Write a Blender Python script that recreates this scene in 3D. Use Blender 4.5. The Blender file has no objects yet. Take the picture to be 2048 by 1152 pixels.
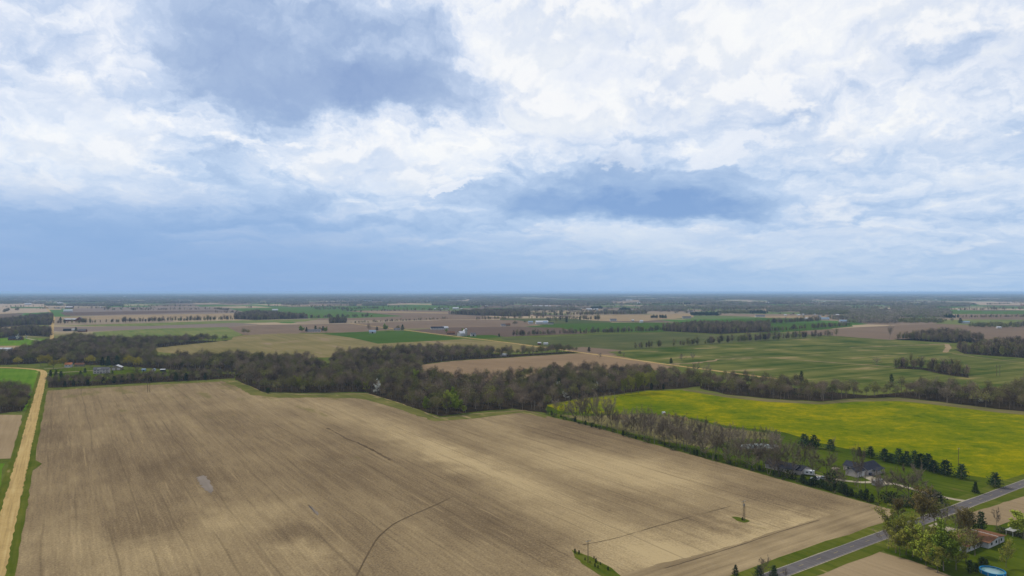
import bpy, bmesh, math, random
from math import radians, sin, cos, pi, tan, atan, atan2, hypot, sqrt, exp
from mathutils import Vector, Matrix
import numpy as np

# ------------------------------------------------------------------ camera
SC = bpy.context.scene
COL = SC.collection
H = 110.0            # drone height above the farmland, metres
FPX = 1365.0         # focal length in pixels of a 2048 px wide frame
HZ = 583.5           # row of the horizon in that frame
cam_d = bpy.data.cameras.new('camera')
cam_d.sensor_width = 36.0
cam_d.lens = 36.0 * FPX / 2048.0
cam_d.clip_start = 1.0
cam_d.clip_end = 200000.0
cam_d.shift_y = (HZ - 576.0) / 2048.0
cam = bpy.data.objects.new('camera', cam_d)
cam.location = (0, 0, H)
cam.rotation_euler = (radians(90), 0, 0)
COL.objects.link(cam)
SC.camera = cam
SC.render.engine = 'CYCLES'
SC.cycles.max_bounces = 5
SC.cycles.diffuse_bounces = 2
SC.cycles.glossy_bounces = 2
SC.cycles.transmission_bounces = 2
SC.cycles.volume_bounces = 0
SC.cycles.transparent_max_bounces = 8
SC.cycles.use_denoising = True
SC.view_settings.view_transform = 'Standard'
SC.view_settings.look = 'None'
SC.view_settings.gamma = 1.0
SC.view_settings.use_curve_mapping = False
SC.view_settings.exposure = 0.0

# ------------------------------------------------------------------ sun
SUN_AZ = radians(-48.0)      # from +Y (away from the camera), negative = left
SUN_EL = radians(46.0)
sd = bpy.data.lights.new('sun', 'SUN')
sd.energy = 3.0
sd.angle = radians(4.0)
sd.color = (1.0, 0.93, 0.81)
sun = bpy.data.objects.new('sun', sd)
to_sun = Vector((sin(SUN_AZ) * cos(SUN_EL), cos(SUN_AZ) * cos(SUN_EL), sin(SUN_EL)))
sun.rotation_euler = to_sun.to_track_quat('Z', 'Y').to_euler()
sun.location = (0, 0, 400)
COL.objects.link(sun)

# ------------------------------------------------------------------ node maths helper
class X:
    """A value in a node tree; + - * / build Math nodes."""
    def __init__(self, nt, s): self.nt, self.s = nt, s
    def op(self, kind, *others):
        n = self.nt.nodes.new('ShaderNodeMath'); n.operation = kind
        for i, v in enumerate((self,) + others):
            if isinstance(v, X): self.nt.links.new(v.s, n.inputs[i])
            else: n.inputs[i].default_value = float(v)
        return X(self.nt, n.outputs[0])
    def __add__(s, o): return s.op('ADD', o)
    __radd__ = __add__
    def __sub__(s, o): return s.op('SUBTRACT', o)
    def __rsub__(s, o): return s.op('MULTIPLY', -1.0).op('ADD', o)
    def __mul__(s, o): return s.op('MULTIPLY', o)
    __rmul__ = __mul__
    def __truediv__(s, o): return s.op('DIVIDE', o)
    def clamp(s):
        r = s.op('ADD', 0.0); r.s.node.use_clamp = True; return r
    def smooth(s, a, b):
        n = s.nt.nodes.new('ShaderNodeMapRange'); n.interpolation_type = 'SMOOTHSTEP'
        s.nt.links.new(s.s, n.inputs[0])
        n.inputs[1].default_value = a; n.inputs[2].default_value = b
        return X(s.nt, n.outputs[0])
    def sqrt(s): return s.op('SQRT')
    def exp(s): return s.op('EXPONENT')
    def max(s, o): return s.op('MAXIMUM', o)
    def min(s, o): return s.op('MINIMUM', o)

def vec(nt, x, y, z):
    n = nt.nodes.new('ShaderNodeCombineXYZ')
    for i, v in enumerate((x, y, z)):
        if isinstance(v, X): nt.links.new(v.s, n.inputs[i])
        else: n.inputs[i].default_value = v
    return n.outputs[0]

def noise(nt, v, scale, detail=4, rough=.55, dist=0.0, lac=2.0, dim='3D'):
    n = nt.nodes.new('ShaderNodeTexNoise'); n.noise_dimensions = dim
    nt.links.new(v, n.inputs['Vector'])
    n.inputs['Scale'].default_value = scale; n.inputs['Detail'].default_value = detail
    n.inputs['Roughness'].default_value = rough; n.inputs['Distortion'].default_value = dist
    n.inputs['Lacunarity'].default_value = lac
    return X(nt, n.outputs[0])

def mixc(nt, f, a, b, kind='MIX'):
    n = nt.nodes.new('ShaderNodeMix'); n.data_type = 'RGBA'; n.blend_type = kind
    for s, v in ((n.inputs[0], f), (n.inputs[6], a), (n.inputs[7], b)):
        if isinstance(v, X): nt.links.new(v.s, s)
        elif isinstance(v, bpy.types.NodeSocket): nt.links.new(v, s)
        elif isinstance(v, (int, float)): s.default_value = v
        else: s.default_value = (*v[:3], 1.0)
    return n.outputs[2]

def ramp(nt, f, stops, interp='LINEAR'):
    n = nt.nodes.new('ShaderNodeValToRGB')
    n.color_ramp.interpolation = interp
    el = n.color_ramp.elements
    while len(el) < len(stops): el.new(0.5)
    for e, (p, c) in zip(el, stops):
        e.position = p; e.color = (*c[:3], 1.0)
    nt.links.new(f.s, n.inputs[0])
    return n.outputs[0]

def lin(r, g, b):
    f = lambda v: (v / 12.92 if v <= .04045 else ((v + .055) / 1.055) ** 2.4)
    return (f(r / 255), f(g / 255), f(b / 255))

# ------------------------------------------------------------------ world: Nishita sky behind broken cloud
def make_world():
    w = bpy.data.worlds.new('World'); SC.world = w; w.use_nodes = True
    nt = w.node_tree; nt.nodes.clear()
    tc = nt.nodes.new('ShaderNodeTexCoord')
    sp = nt.nodes.new('ShaderNodeSeparateXYZ'); nt.links.new(tc.outputs['Generated'], sp.inputs[0])
    x, y, z = (X(nt, sp.outputs[i]) for i in range(3))
    az = x.op('ARCTAN2', y)
    el = z.op('ARCSINE')
    elc = el.max(0.0)
    # cloud field coordinates: flattened towards the horizon like a layer seen edge on
    v = (elc + 0.10).op('LOGARITHM', math.e) * 1.35
    u = az * 2.7
    def V(du, dv): return vec(nt, u + du, v + dv, 0.0)
    n1 = noise(nt, V(0, 0), 1.5, 2, .5, dim='2D')
    n2 = noise(nt, V(3.1, 5.0), 1.5, 2, .5, dim='2D')
    n3 = noise(nt, V(1.0, 9.0), 5.5, 5, .6, dim='2D')
    n4 = noise(nt, V(7.7, 2.0), 5.5, 5, .6, dim='2D')
    wx = az + (n1 - .5) * .16 + (n3 - .5) * .10
    wy = el + ((n2 - .5) * .10 + (n4 - .5) * .08) * (elc * 3.4 + .12).min(1.0)
    # cauliflower lumps, and the same lumps sampled a little lower: their difference lights the tops
    def lumps(dv):
        q = nt.nodes.new('ShaderNodeTexVoronoi'); q.voronoi_dimensions = '2D'; q.feature = 'SMOOTH_F1'
        q.inputs['Scale'].default_value = 3.4; q.inputs['Detail'].default_value = 3.0; q.inputs['Roughness'].default_value = .52
        q.inputs['Lacunarity'].default_value = 2.3; q.inputs['Smoothness'].default_value = .35
        q.normalize = True
        nt.links.new(vec(nt, u + (n3 - .5) * .28 + (n1 - .5) * .5, v * 1.15 + (n4 - .5) * .28 + (n2 - .5) * .4 + dv, 0.0), q.inputs['Vector'])
        return X(nt, q.outputs['Distance'])
    L0, L1 = lumps(0.0), lumps(.075)
    def P(px, py):
        return atan((px - 1024) / FPX), atan((HZ - py) / hypot(FPX, px - 1024))
    def blob(px, py, rx, ry, amp, pw=2.0, rot=0.0, warp=True):
        a, e = P(px, py)
        k = 1 / hypot(1, (px - 1024) / FPX) ** 1.6
        rx, ry = rx / FPX * k, ry / FPX * k
        dx, dy = ((wx if warp else az) - a), ((wy if warp else el) - e)
        if rot:
            c, s = cos(rot), sin(rot)
            dx, dy = dx * c + dy * s, dy * c - dx * s
        dx, dy = dx * (1 / rx), dy * (1 / ry)
        r2 = dx * dx + dy * dy
        if pw != 2.0: r2 = r2.op('POWER', pw / 2)
        return (r2 * -1.0).exp() * amp
    T = X(nt, (el * 0.0 + SKY_BASE).s)
    dark = X(nt, (el * 0.0).s)
    for b in SKY_BLOBS:
        g = blob(*b); T = T + g; dark = dark - g
    n5 = noise(nt, V(1.3, 2.2), 2.2, 4, .55, .2, dim='2D')
    n6 = noise(nt, V(4.3, 1.2), 6.5, 5, .6, .2, dim='2D')
    calm = (T.smooth(.15, .62) * .72 + .28) * (1.0 - T.smooth(.74, .90) * .5)          # rain-bearing bases are smoother than the lit tops
    T = T + ((n5 - .5) * .66 + (.36 - L0) * SKY_LUMP + (L1 - L0) * SKY_EMB + (n6 - .5) * .16) * calm
    T = T.clamp()
    cloud = mixc(nt, el.smooth(.14, .30), ramp(nt, T, SKY_RAMP), ramp(nt, T, SKY_RAMP_HI))
    # nearer cumulus: crisp sunlit crowns over soft grey bases
    n7 = noise(nt, V(11.3, 4.2), 2.3, 7, .56, .15, dim='2D')
    n8 = noise(nt, V(11.3, 4.11), 2.3, 4, .56, .15, dim='2D')
    dens = (n7 - .5) * SKY_FRONT[1] + (.36 - L0) * SKY_FRONT[2] - dark * SKY_FRONT[3] + SKY_FRONT[0]
    top = ((n8 - n7) * 1.6 + (L1 - L0) * .55).smooth(-.16, .16)
    front = mixc(nt, top, lin(182, 203, 234), lin(251, 252, 254))
    cloud = mixc(nt, dens.smooth(.50, .60) * (top * .62 + .22), cloud, front)
    # blue rain-dim band over the horizon, paler to the right
    azr = az.smooth(radians(-30), radians(34))
    hor = mixc(nt, azr, lin(114, 155, 210), lin(164, 197, 231))
    hb = 1.0 - (el + (n1 - .5) * .03 + (n3 - .5) * .012 + (azr - .3) * .075).smooth(.02, .14)
    cloud = mixc(nt, hb * .93, cloud, hor)
    lowmix = (1.0 - el.smooth(.03, .24)) * .40
    cloud = mixc(nt, lowmix, cloud, lin(152, 188, 230))
    for (px, py, rx, ry, amp, rot) in SKY_PUFFS:       # small bright cumulus with crisp tops
        a, e = P(px, py)
        m = (blob(px, py, rx, ry, 1.0, 2.0, rot, True) + (n6 - .5) * .7).smooth(.40, .62)
        cloud = mixc(nt, m * amp, cloud, lin(238, 243, 252))
    sky = nt.nodes.new('ShaderNodeTexSky'); sky.sky_type = 'NISHITA'; sky.sun_disc = False
    sky.sun_elevation = SUN_EL; sky.sun_rotation = SUN_AZ % (2 * pi)
    sky.altitude = 300; sky.dust_density = 1.5
    skyc = mixc(nt, 1.0, sky.outputs[0], (.10, .10, .10), 'MULTIPLY')
    full = mixc(nt, 0.94, skyc, cloud)
    below = z.smooth(-.02, -.12)
    full = mixc(nt, below, full, (.12, .12, .11))
    bg = nt.nodes.new('ShaderNodeBackground'); bg.inputs[1].default_value = 1.0
    nt.links.new(full, bg.inputs[0])
    out = nt.nodes.new('ShaderNodeOutputWorld'); nt.links.new(bg.outputs[0], out.inputs[0])
    w.cycles.sampling_method = 'MANUAL'; w.cycles.sample_map_resolution = 512

SKY_FRONT = (.46, .85, .50, .35)
SKY_LUMP, SKY_EMB = .50, .75
SKY_BASE = 0.71
SKY_RAMP_HI = [(0.0, lin(136, 162, 206)), (.30, lin(165, 187, 221)), (.55, lin(198, 214, 239)), (.80, lin(234, 240, 251)), (1.0, lin(254, 255, 255))]
SKY_RAMP = [(0.0, lin(126, 160, 210)), (.30, lin(162, 188, 224)), (.55, lin(196, 215, 241)),
            (.80, lin(232, 240, 252)), (1.0, lin(254, 255, 255))]
SKY_BLOBS = [
    # (px, py, radius x, radius y, amount)
    (540, 80, 360, 135, -.36, 4.0), (600, 190, 270, 66, -.17, 4.0), (850, 185, 200, 56, -.30, 4.0),
    (530, 240, 70, 32, -.22), (870, 50, 80, 80, -.20), (340, 50, 140, 60, -.08), (690, 215, 330, 22, -.12),
    (1250, 385, 360, 66, -.40, 4.0), (1200, 412, 280, 26, -.26, 3.0), (1450, 415, 190, 18, -.16),
    (90, 450, 360, 60, -.30), (540, 380, 150, 60, -.30), (430, 330, 60, 40, -.14), (960, 300, 60, 40, -.14), (760, 452, 280, 22, -.26), (330, 440, 200, 30, -.16),
    (1310, 285, 80, 26, -.22), (70, 90, 110, 50, -.12), (1230, 330, 110, 30, -.12),
    (150, 260, 280, 100, .16), (620, 310, 190, 50, .16), (1060, 130, 130, 120, .22), (1600, 60, 640, 150, .18), (190, 60, 60, 60, .2),
    (1200, 470, 150, 22, .26), (520, 468, 180, 14, .26), (900, 330, 110, 46, .14), (1500, 490, 300, 24, .16),
    (1880, 150, 130, 26, -.16, 2.0, .5), (2000, 240, 110, 30, -.14), (1240, 60, 30, 60, -.16), (1720, 90, 200, 14, -.08, 2.0, .3),
    (1640, 340, 160, 40, .06), (1700, 420, 260, 40, -.14), (1900, 470, 200, 30, -.12),
]
SKY_PUFFS = [(914, 382, 30, 15, .75, 0.0), (1480, 300, 70, 34, .7, .3), (1270, 312, 70, 30, .4, 0.0)]
make_world()
# ------------------------------------------------------------------ materials
N_DIR = Vector((-0.552, 0.834, 0.0))     # "up the gravel road"
E_DIR = Vector((0.834, 0.552, 0.0))      # along the paved road
LIT = 1 / 1.55                           # display colour -> albedo under this light
def alb(r, g, b, k=1.0):
    c = lin(r, g, b); return tuple(min(.85, v * LIT * k) for v in c)

def new_mat(name):
    m = bpy.data.materials.new(name); m.use_nodes = True
    nt = m.node_tree; nt.nodes.clear()
    out = nt.nodes.new('ShaderNodeOutputMaterial')
    b = nt.nodes.new('ShaderNodeBsdfPrincipled')
    b.inputs['Specular IOR Level'].default_value = 0.0
    b.inputs['Roughness'].default_value = 1.0
    nt.links.new(b.outputs[0], out.inputs[0])
    return m, nt, b

def grid_coords(nt):
    """position on the section grid: metres east and north along the roads"""
    g = nt.nodes.new('ShaderNodeNewGeometry')
    s = nt.nodes.new('ShaderNodeSeparateXYZ'); nt.links.new(g.outputs['Position'], s.inputs[0])
    x, y = X(nt, s.outputs[0]), X(nt, s.outputs[1])
    return x * E_DIR.x + y * E_DIR.y, x * N_DIR.x + y * N_DIR.y, x, y, g.outputs['Position']

def field_mat(name, dark, light, extra=None, along='n', swath=9.0, patch=90.0, mix=.5, contrast=1.0, extra_amt=.0, fine=1.0, ang=0.0):
    """soil or crop: broad moisture patches, tillage swaths along the rows, fine grain"""
    m, nt, b = new_mat(name)
    e, n, x, y, pos = grid_coords(nt)
    if along == 'e': e, n = n, e
    if ang: e, n = e * cos(ang) + n * sin(ang), n * cos(ang) - e * sin(ang)
    big = noise(nt, pos, 1 / patch, 4, .55)
    sw = noise(nt, vec(nt, e * (1 / swath), n * (1 / (swath * 22)), 0.0), 1.0, 3, .6)
    rows = noise(nt, vec(nt, e * (1 / 2.2), n * (1 / 70.0), 3.0), 1.0, 3, .6)
    grain = noise(nt, pos, .9 * fine, 3, .7)
    t = (big - .5) * 1.5 * contrast + (sw - .5) * 1.2 * contrast + (rows - .5) * .55 + (grain - .5) * .5 + mix
    c = mixc(nt, t.clamp(), dark, light)
    if extra:
        ex = noise(nt, vec(nt, e * (1 / (swath * 2.4)), n * (1 / (swath * 14)), 9.0), 1.0, 4, .62)
        c = mixc(nt, (ex + (big - .5) * .6).smooth(.64 - extra_amt, .76 - extra_amt), c, extra)
    nt.links.new(c, b.inputs['Base Color'])
    return m

def plain(name, col, rough=.8, vary=.15, scale=.6, spec=.15, metal=0.0):
    m, nt, b = new_mat(name)
    tc = nt.nodes.new('ShaderNodeTexCoord')
    n = noise(nt, tc.outputs['Object'], scale, 3, .6)
    lo = tuple(c * (1 - vary) for c in col); hi = tuple(min(.9, c * (1 + vary)) for c in col)
    nt.links.new(mixc(nt, n.smooth(.3, .7), lo, hi), b.inputs['Base Color'])
    b.inputs['Roughness'].default_value = rough
    b.inputs['Specular IOR Level'].default_value = spec
    b.inputs['Metallic'].default_value = metal
    return m

def lapped(name, col, pitch, axis='z', depth=.35, rough=.8, vary=.06):
    """siding, ribbed metal or shingle courses: fine relief on a wall or roof"""
    m, nt, b = new_mat(name)
    tc = nt.nodes.new('ShaderNodeTexCoord')
    s = nt.nodes.new('ShaderNodeSeparateXYZ'); nt.links.new(tc.outputs['Object'], s.inputs[0])
    a = X(nt, s.outputs['xyz'.index(axis)])
    saw = (a * (1 / pitch)).op('FRACT')
    n = noise(nt, tc.outputs['Object'], 1.2, 4, .6)
    lo = tuple(c * (1 - vary * 2) for c in col); hi = tuple(min(.9, c * (1 + vary)) for c in col)
    nt.links.new(mixc(nt, n.smooth(.3, .7), lo, hi), b.inputs['Base Color'])
    bp = nt.nodes.new('ShaderNodeBump'); bp.inputs['Strength'].default_value = depth; bp.inputs['Distance'].default_value = .02
    nt.links.new(saw.s, bp.inputs['Height']); nt.links.new(bp.outputs[0], b.inputs['Normal'])
    b.inputs['Roughness'].default_value = rough
    return m

def crown_mat(name, a, b_, c_=None, per_tree=.9, translucent=0.0):
    """twigs or leaves: each tree its own tint, small light and dark bits inside"""
    m, nt, b = new_mat(name)
    oi = nt.nodes.new('ShaderNodeObjectInfo')
    r = X(nt, oi.outputs['Random'])
    g = nt.nodes.new('ShaderNodeNewGeometry')
    isl = X(nt, g.outputs['Random Per Island'])
    t = (r - .5) * per_tree * 1.5 + (isl - .5) * .55 + .45
    col = mixc(nt, t.clamp(), a, b_)
    if c_:
        r2 = (r * 37.7).op('FRACT')
        col = mixc(nt, r2.smooth(.60, .95), col, c_)
    nt.links.new(col, b.inputs['Base Color'])
    b.inputs['Roughness'].default_value = .85
    b.inputs['Specular IOR Level'].default_value = .05
    return m

M = {}
M['bark'] = crown_mat('bark', (.10, .082, .062), (.19, .16, .125))
M['twig'] = crown_mat('twigs', (.105, .082, .057), (.23, .188, .136))
M['twig_wood'] = crown_mat('wood twigs', (.060, .043, .029), (.225, .168, .112), (.15, .138, .042))
M['bud'] = crown_mat('opening buds', (.15, .155, .022), (.29, .28, .045))
M['leaf'] = crown_mat('spring leaves', (.15, .20, .022), (.31, .35, .045))
M['gold'] = crown_mat('golden catkins', (.24, .20, .022), (.40, .33, .04))
M['olive'] = crown_mat('olive buds', (.095, .106, .03), (.225, .222, .055))
M['rust'] = crown_mat('rust buds', (.13, .10, .03), (.22, .17, .05))
M['bloom'] = crown_mat('white blossom', (.45, .46, .40), (.62, .62, .55))
M['pine'] = crown_mat('pine needles', (.018, .036, .018), (.050, .085, .036))
M['cedar'] = crown_mat('cedar scales', (.014, .026, .010), (.042, .062, .020))
M['dark_leaf'] = crown_mat('dark evergreen scrub', (.02, .032, .012), (.05, .065, .025))
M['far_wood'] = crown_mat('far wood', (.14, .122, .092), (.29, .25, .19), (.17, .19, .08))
M['far_pine'] = crown_mat('far evergreens', (.02, .034, .022), (.04, .06, .03))
M['far_green'] = crown_mat('far spring trees', (.10, .105, .04), (.19, .19, .07))
M['reed'] = crown_mat('dry reed', (.30, .20, .09), (.45, .33, .17))

GRASS_D, GRASS_L = alb(66, 84, 18), alb(108, 120, 38)
def ground_mat():
    m, nt, b = new_mat('farmland')
    e, n, x, y, pos = grid_coords(nt)
    a = noise(nt, pos, 1 / 60, 5, .6); g = noise(nt, pos, .5, 3, .7)
    near = mixc(nt, ((a - .5) * 1.6 + (g - .5) * .8 + .5).clamp(), GRASS_D, alb(120, 122, 66))
    # beyond a few kilometres the section patchwork is too small to build field by field
    def cells(sx, sy, o):
        v = nt.nodes.new('ShaderNodeTexVoronoi'); v.distance = 'CHEBYCHEV'; v.inputs['Scale'].default_value = 1.0
        v.inputs['Randomness'].default_value = .75
        nt.links.new(vec(nt, e * (1 / sx) + o, n * (1 / sy), 0.0), v.inputs['Vector'])
        s = nt.nodes.new('ShaderNodeSeparateColor'); nt.links.new(v.outputs['Color'], s.inputs[0])
        return X(nt, s.outputs[0])
    c1 = ramp(nt, cells(420, 700, 2.3), [(0, alb(140, 122, 104)), (.2, alb(176, 156, 128)), (.38, alb(112, 98, 84)), (.52, alb(84, 116, 52)),
              (.66, alb(150, 134, 112)), (.80, alb(104, 118, 72)), (.92, alb(168, 150, 120))], 'CONSTANT')
    d = (x * x + y * y).sqrt()
    nt.links.new(mixc(nt, d.smooth(1900, 2300), near, c1), b.inputs['Base Color'])
    return m
M['ground'] = ground_mat()

M['lawn'] = field_mat('mown grass', alb(56, 76, 12), alb(98, 108, 30), alb(104, 98, 48), swath=3.0, patch=28, mix=.45, contrast=1.0)
M['verge'] = field_mat('roadside grass', alb(66, 84, 18), alb(110, 112, 46), alb(150, 138, 86), swath=3, patch=25, extra_amt=-.02)
M['bright_grass'] = field_mat('young grass', alb(74, 112, 26), alb(112, 140, 44), alb(150, 146, 84), swath=6, patch=60, extra_amt=-.04)
M['rough_grass'] = field_mat('rough grass', alb(92, 92, 52), alb(136, 124, 84), alb(80, 94, 40), swath=8, patch=30)
M['leaf_litter'] = field_mat('woodland floor', alb(48, 41, 31), alb(76, 66, 50), alb(54, 60, 30), swath=8, patch=25)
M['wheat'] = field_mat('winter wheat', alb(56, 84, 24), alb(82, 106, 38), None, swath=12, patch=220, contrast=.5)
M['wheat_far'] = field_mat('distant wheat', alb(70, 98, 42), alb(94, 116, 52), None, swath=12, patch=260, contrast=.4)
M['cover'] = field_mat('striped cover crop', alb(62, 82, 30), alb(122, 120, 66), alb(146, 132, 90), along='e', swath=15, patch=90, mix=.46, contrast=1.7, extra_amt=.05, ang=.10)
M['cover_dim'] = field_mat('thin cover crop', alb(70, 82, 44), alb(106, 106, 66), alb(134, 122, 88), along='e', swath=14, contrast=1.5, patch=160, mix=.45)
M['hay'] = field_mat('pale hay stubble', alb(112, 106, 62), alb(150, 134, 94), alb(150, 130, 102), along='n', swath=13, patch=120, mix=.5, extra_amt=.05)
M['green_stripe'] = field_mat('striped pasture', alb(92, 112, 54), alb(132, 132, 80), alb(74, 104, 44), swath=20, patch=150)
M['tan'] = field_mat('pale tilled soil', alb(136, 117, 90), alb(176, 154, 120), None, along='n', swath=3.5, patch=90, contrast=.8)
M['brown'] = field_mat('brown tilled soil', alb(110, 94, 80), alb(142, 122, 102), None, along='n', swath=10, patch=160, contrast=.6)
M['dark_brown'] = field_mat('dark tilled soil', alb(96, 80, 70), alb(116, 99, 86), None, along='n', swath=10, patch=200, contrast=.5)
M['mauve'] = field_mat('grey tilled soil', alb(118, 106, 98), alb(146, 130, 116), None, along='e', swath=16, patch=240, contrast=.6)
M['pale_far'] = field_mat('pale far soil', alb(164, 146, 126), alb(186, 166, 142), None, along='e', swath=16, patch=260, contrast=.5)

def mustard_mat():
    m, nt, b = new_mat('yellow flowering field')
    e, n, x, y, pos = grid_coords(nt)
    w = noise(nt, vec(nt, x * .012, y * .012, 0.0), 1.0, 5, .62, .6)
    f = noise(nt, vec(nt, x * .05, y * .055, 2.0), 1.0, 6, .7, .5)
    g = noise(nt, pos, .8, 3, .7)
    edge = (y * -1.0 + x * .25 + 470).smooth(0, 170)
    f2 = noise(nt, vec(nt, x * .16, y * .2, 7.0), 1.0, 5, .7)
    t = (w - .5) * 1.2 + (f - .5) * 1.0 + (f2 - .5) * .9 + (g - .5) * .6 + .50
    c = ramp(nt, t.clamp(), [(0, alb(62, 84, 10)), (.30, alb(92, 110, 5)), (.55, alb(122, 126, 1)), (.80, alb(158, 147, 0)), (1, alb(182, 160, 0))])
    nt.links.new(c, b.inputs['Base Color'])
    return m
M['mustard'] = mustard_mat()

def stubble_mat():
    """the big field in front: soil under last year's maize residue"""
    m, nt, b = new_mat('stubble soil')
    e, n, x, y, pos = grid_coords(nt)
    def G_(px, py):
        Y = FPX * H / (py - HZ); return (px - 1024) / FPX * Y, Y
    wob = noise(nt, pos, 1 / 34, 6, .68)
    wob2 = noise(nt, vec(nt, x + 310.0, y, 0.0), 1 / 34, 6, .68)
    lay = None
    # residue drifts: (px, py, metres along rows, metres across, amount)
    for px, py, ln, wd, amt in [(1290, 940, 70, 34, .75), (1130, 930, 120, 22, .42), (1010, 960, 110, 16, .45), (880, 900, 130, 16, .40),
                                (700, 830, 150, 20, .30), (780, 800, 60, 12, .40), (540, 800, 120, 30, .25), (300, 1120, 26, 26, .45), (460, 1040, 30, 14, .45),
                                (130, 1080, 40, 14, .35), (620, 1110, 22, 16, .50), (560, 1020, 24, 14, .35), (1040, 870, 60, 12, .3),
                                (950, 820, 70, 18, .35), (1680, 1040, 20, 60, .45), (1300, 1110, 22, 60, .55), (1520, 1080, 16, 50, .50), (1180, 1060, 40, 26, .30),
                                (300, 790, 60, 60, .12), (1560, 950, 60, 10, .3), (850, 1090, 50, 12, .2),
                                (180, 870, 50, 20, .1), (1350, 1010, 60, 22, -.42), (1180, 880, 90, 26, -.45), (1560, 1000, 50, 18, -.38), (1080, 1090, 60, 20, -.40),
                                (700, 930, 80, 26, -.30), (560, 1060, 26, 20, -.45), (340, 940, 50, 26, -.34), (420, 970, 20, 16, -.3), (200, 920, 60, 30, -.22), (120, 880, 90, 24, -.2),
                                (900, 1040, 40, 12, -.32), (500, 860, 80, 24, -.22), (250, 1050, 30, 14, -.25), (1450, 1060, 26, 26, -.32)]:
        cx, cy = G_(px, py)
        ce, cn = cx * E_DIR.x + cy * E_DIR.y, cx * N_DIR.x + cy * N_DIR.y
        de = (e - ce + (wob - .5) * 40) * (1 / wd); dn = (n - cn + (wob2 - .5) * 90) * (1 / ln)
        g = ((de * de + dn * dn) * -1.0).exp() * (amt if amt > 0 else amt * .55)
        lay = g if lay is None else lay + g
    big = noise(nt, vec(nt, e * (1 / 42), n * (1 / 75), 0.0), 1.0, 7, .68)
    sw = noise(nt, vec(nt, e * (1 / 4.5), n * (1 / 150), 0.0), 1.0, 5, .72)
    sw2 = noise(nt, vec(nt, e * (1 / 16.0), n * (1 / 260), 4.0), 1.0, 5, .68)
    rows = noise(nt, vec(nt, e * (1 / 1.3), n * (1 / 26), 8.0), 1.0, 4, .7)
    ripple = noise(nt, vec(nt, e * .55, n * .8, 5.0), 1.0, 2, .5)
    grain = noise(nt, pos, 1.1, 4, .75)
    t = lay * .66 + (big - .5) * .62 + (sw - .5) * .50 + (sw2 - .5) * .46 + (rows - .5) * .46 + (grain - .5) * 1.25 + (ripple - .5) * .2 + .42
    c = ramp(nt, t.clamp(), [(0, alb(98, 83, 64)), (.33, alb(130, 112, 86)), (.62, alb(160, 140, 106)), (1, alb(194, 172, 130))])
    # darker wheel tracks along the rows
    tr = ((e + (noise(nt, vec(nt, n * .01, 0.0, 0.0), 1.0, 2, .5) - .5) * 6) * (1 / 13.0)).op('FRACT')
    trm = (tr - .5).op('ABSOLUTE').smooth(.05, .02) * noise(nt, vec(nt, e * .08, n * .012, 1.0), 1.0, 2, .5).smooth(.40, .58)
    c = mixc(nt, trm * .30, c, alb(82, 70, 56))
    # straw lines left by the header
    st = ((e + (wob - .5) * 3.0) * (1 / 9.1)).op('FRACT')
    stm = (st - .5).op('ABSOLUTE').smooth(.07, .02) * noise(nt, vec(nt, e * .1, n * .02, 12.0), 1.0, 3, .6).smooth(.5, .68)
    c = mixc(nt, stm * .35, c, alb(190, 166, 126))
    # a little weed green along the wood edge
    green = noise(nt, vec(nt, e * .04, n * .012, 6.0), 1.0, 5, .65)
    gy = (green + y.smooth(420, 760) * .12).smooth(.66, .76)
    c = mixc(nt, gy * .55, c, alb(112, 106, 58))
    nt.links.new(c, b.inputs['Base Color'])
    bp = nt.nodes.new('ShaderNodeBump'); bp.inputs['Strength'].default_value = .6; bp.inputs['Distance'].default_value = .25
    nt.links.new((grain + rows).s, bp.inputs['Height']); nt.links.new(bp.outputs[0], b.inputs['Normal'])
    return m
M['stubble'] = stubble_mat()

def gravel_mat(name, base, light, dark):
    m, nt, b = new_mat(name)
    e, n, x, y, pos = grid_coords(nt)
    r = noise(nt, vec(nt, e * .9, n * .02, 0.0), 1.0, 3, .6)
    g = noise(nt, pos, .7, 4, .7); p = noise(nt, pos, 1 / 20, 3, .6)
    t = (r - .5) * 1.4 + (g - .5) * .7 + (p - .5) * .8 + .5
    nt.links.new(ramp(nt, t.clamp(), [(0, dark), (.5, base), (1, light)]), b.inputs['Base Color'])
    return m
M['gravel'] = gravel_mat('gravel road', alb(186, 158, 104), alb(206, 182, 128), alb(150, 128, 88))
M['drive'] = gravel_mat('pale driveway', alb(176, 164, 140), alb(196, 186, 164), alb(140, 130, 108))
M['asphalt'] = gravel_mat('worn asphalt', alb(108, 103, 103), alb(124, 119, 117), alb(92, 88, 88))
M['line_yellow'] = plain('faded yellow paint', alb(176, 160, 104), vary=.2)
M['line_white'] = plain('faded white paint', alb(170, 168, 164), vary=.15)
M['track'] = field_mat('trodden soil', alb(90, 77, 60), alb(124, 106, 82), None, swath=3, patch=30)
M['weed'] = field_mat('weedy strip', alb(84, 92, 44), alb(128, 122, 68), alb(158, 140, 100), swath=5, patch=30, extra_amt=.03)
M['headland'] = field_mat('headland stubble', alb(122, 105, 80), alb(184, 162, 124), alb(112, 104, 62), along='e', swath=3.2, patch=38, contrast=1.0, extra_amt=-.05)
M['tan_mid'] = field_mat('brown-tan tilled soil', alb(126, 105, 82), alb(160, 136, 106), None, along='n', swath=3.5, patch=90, contrast=.8)
# ------------------------------------------------------------------ geometry helpers
RNG = random.Random(7)
def G(px, py, z=0.0):
    Y = FPX * H / (py - HZ)
    return Vector(((px - 1024) / FPX * Y, Y, z))
def EN(e, n): return E_DIR * e + N_DIR * n

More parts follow.
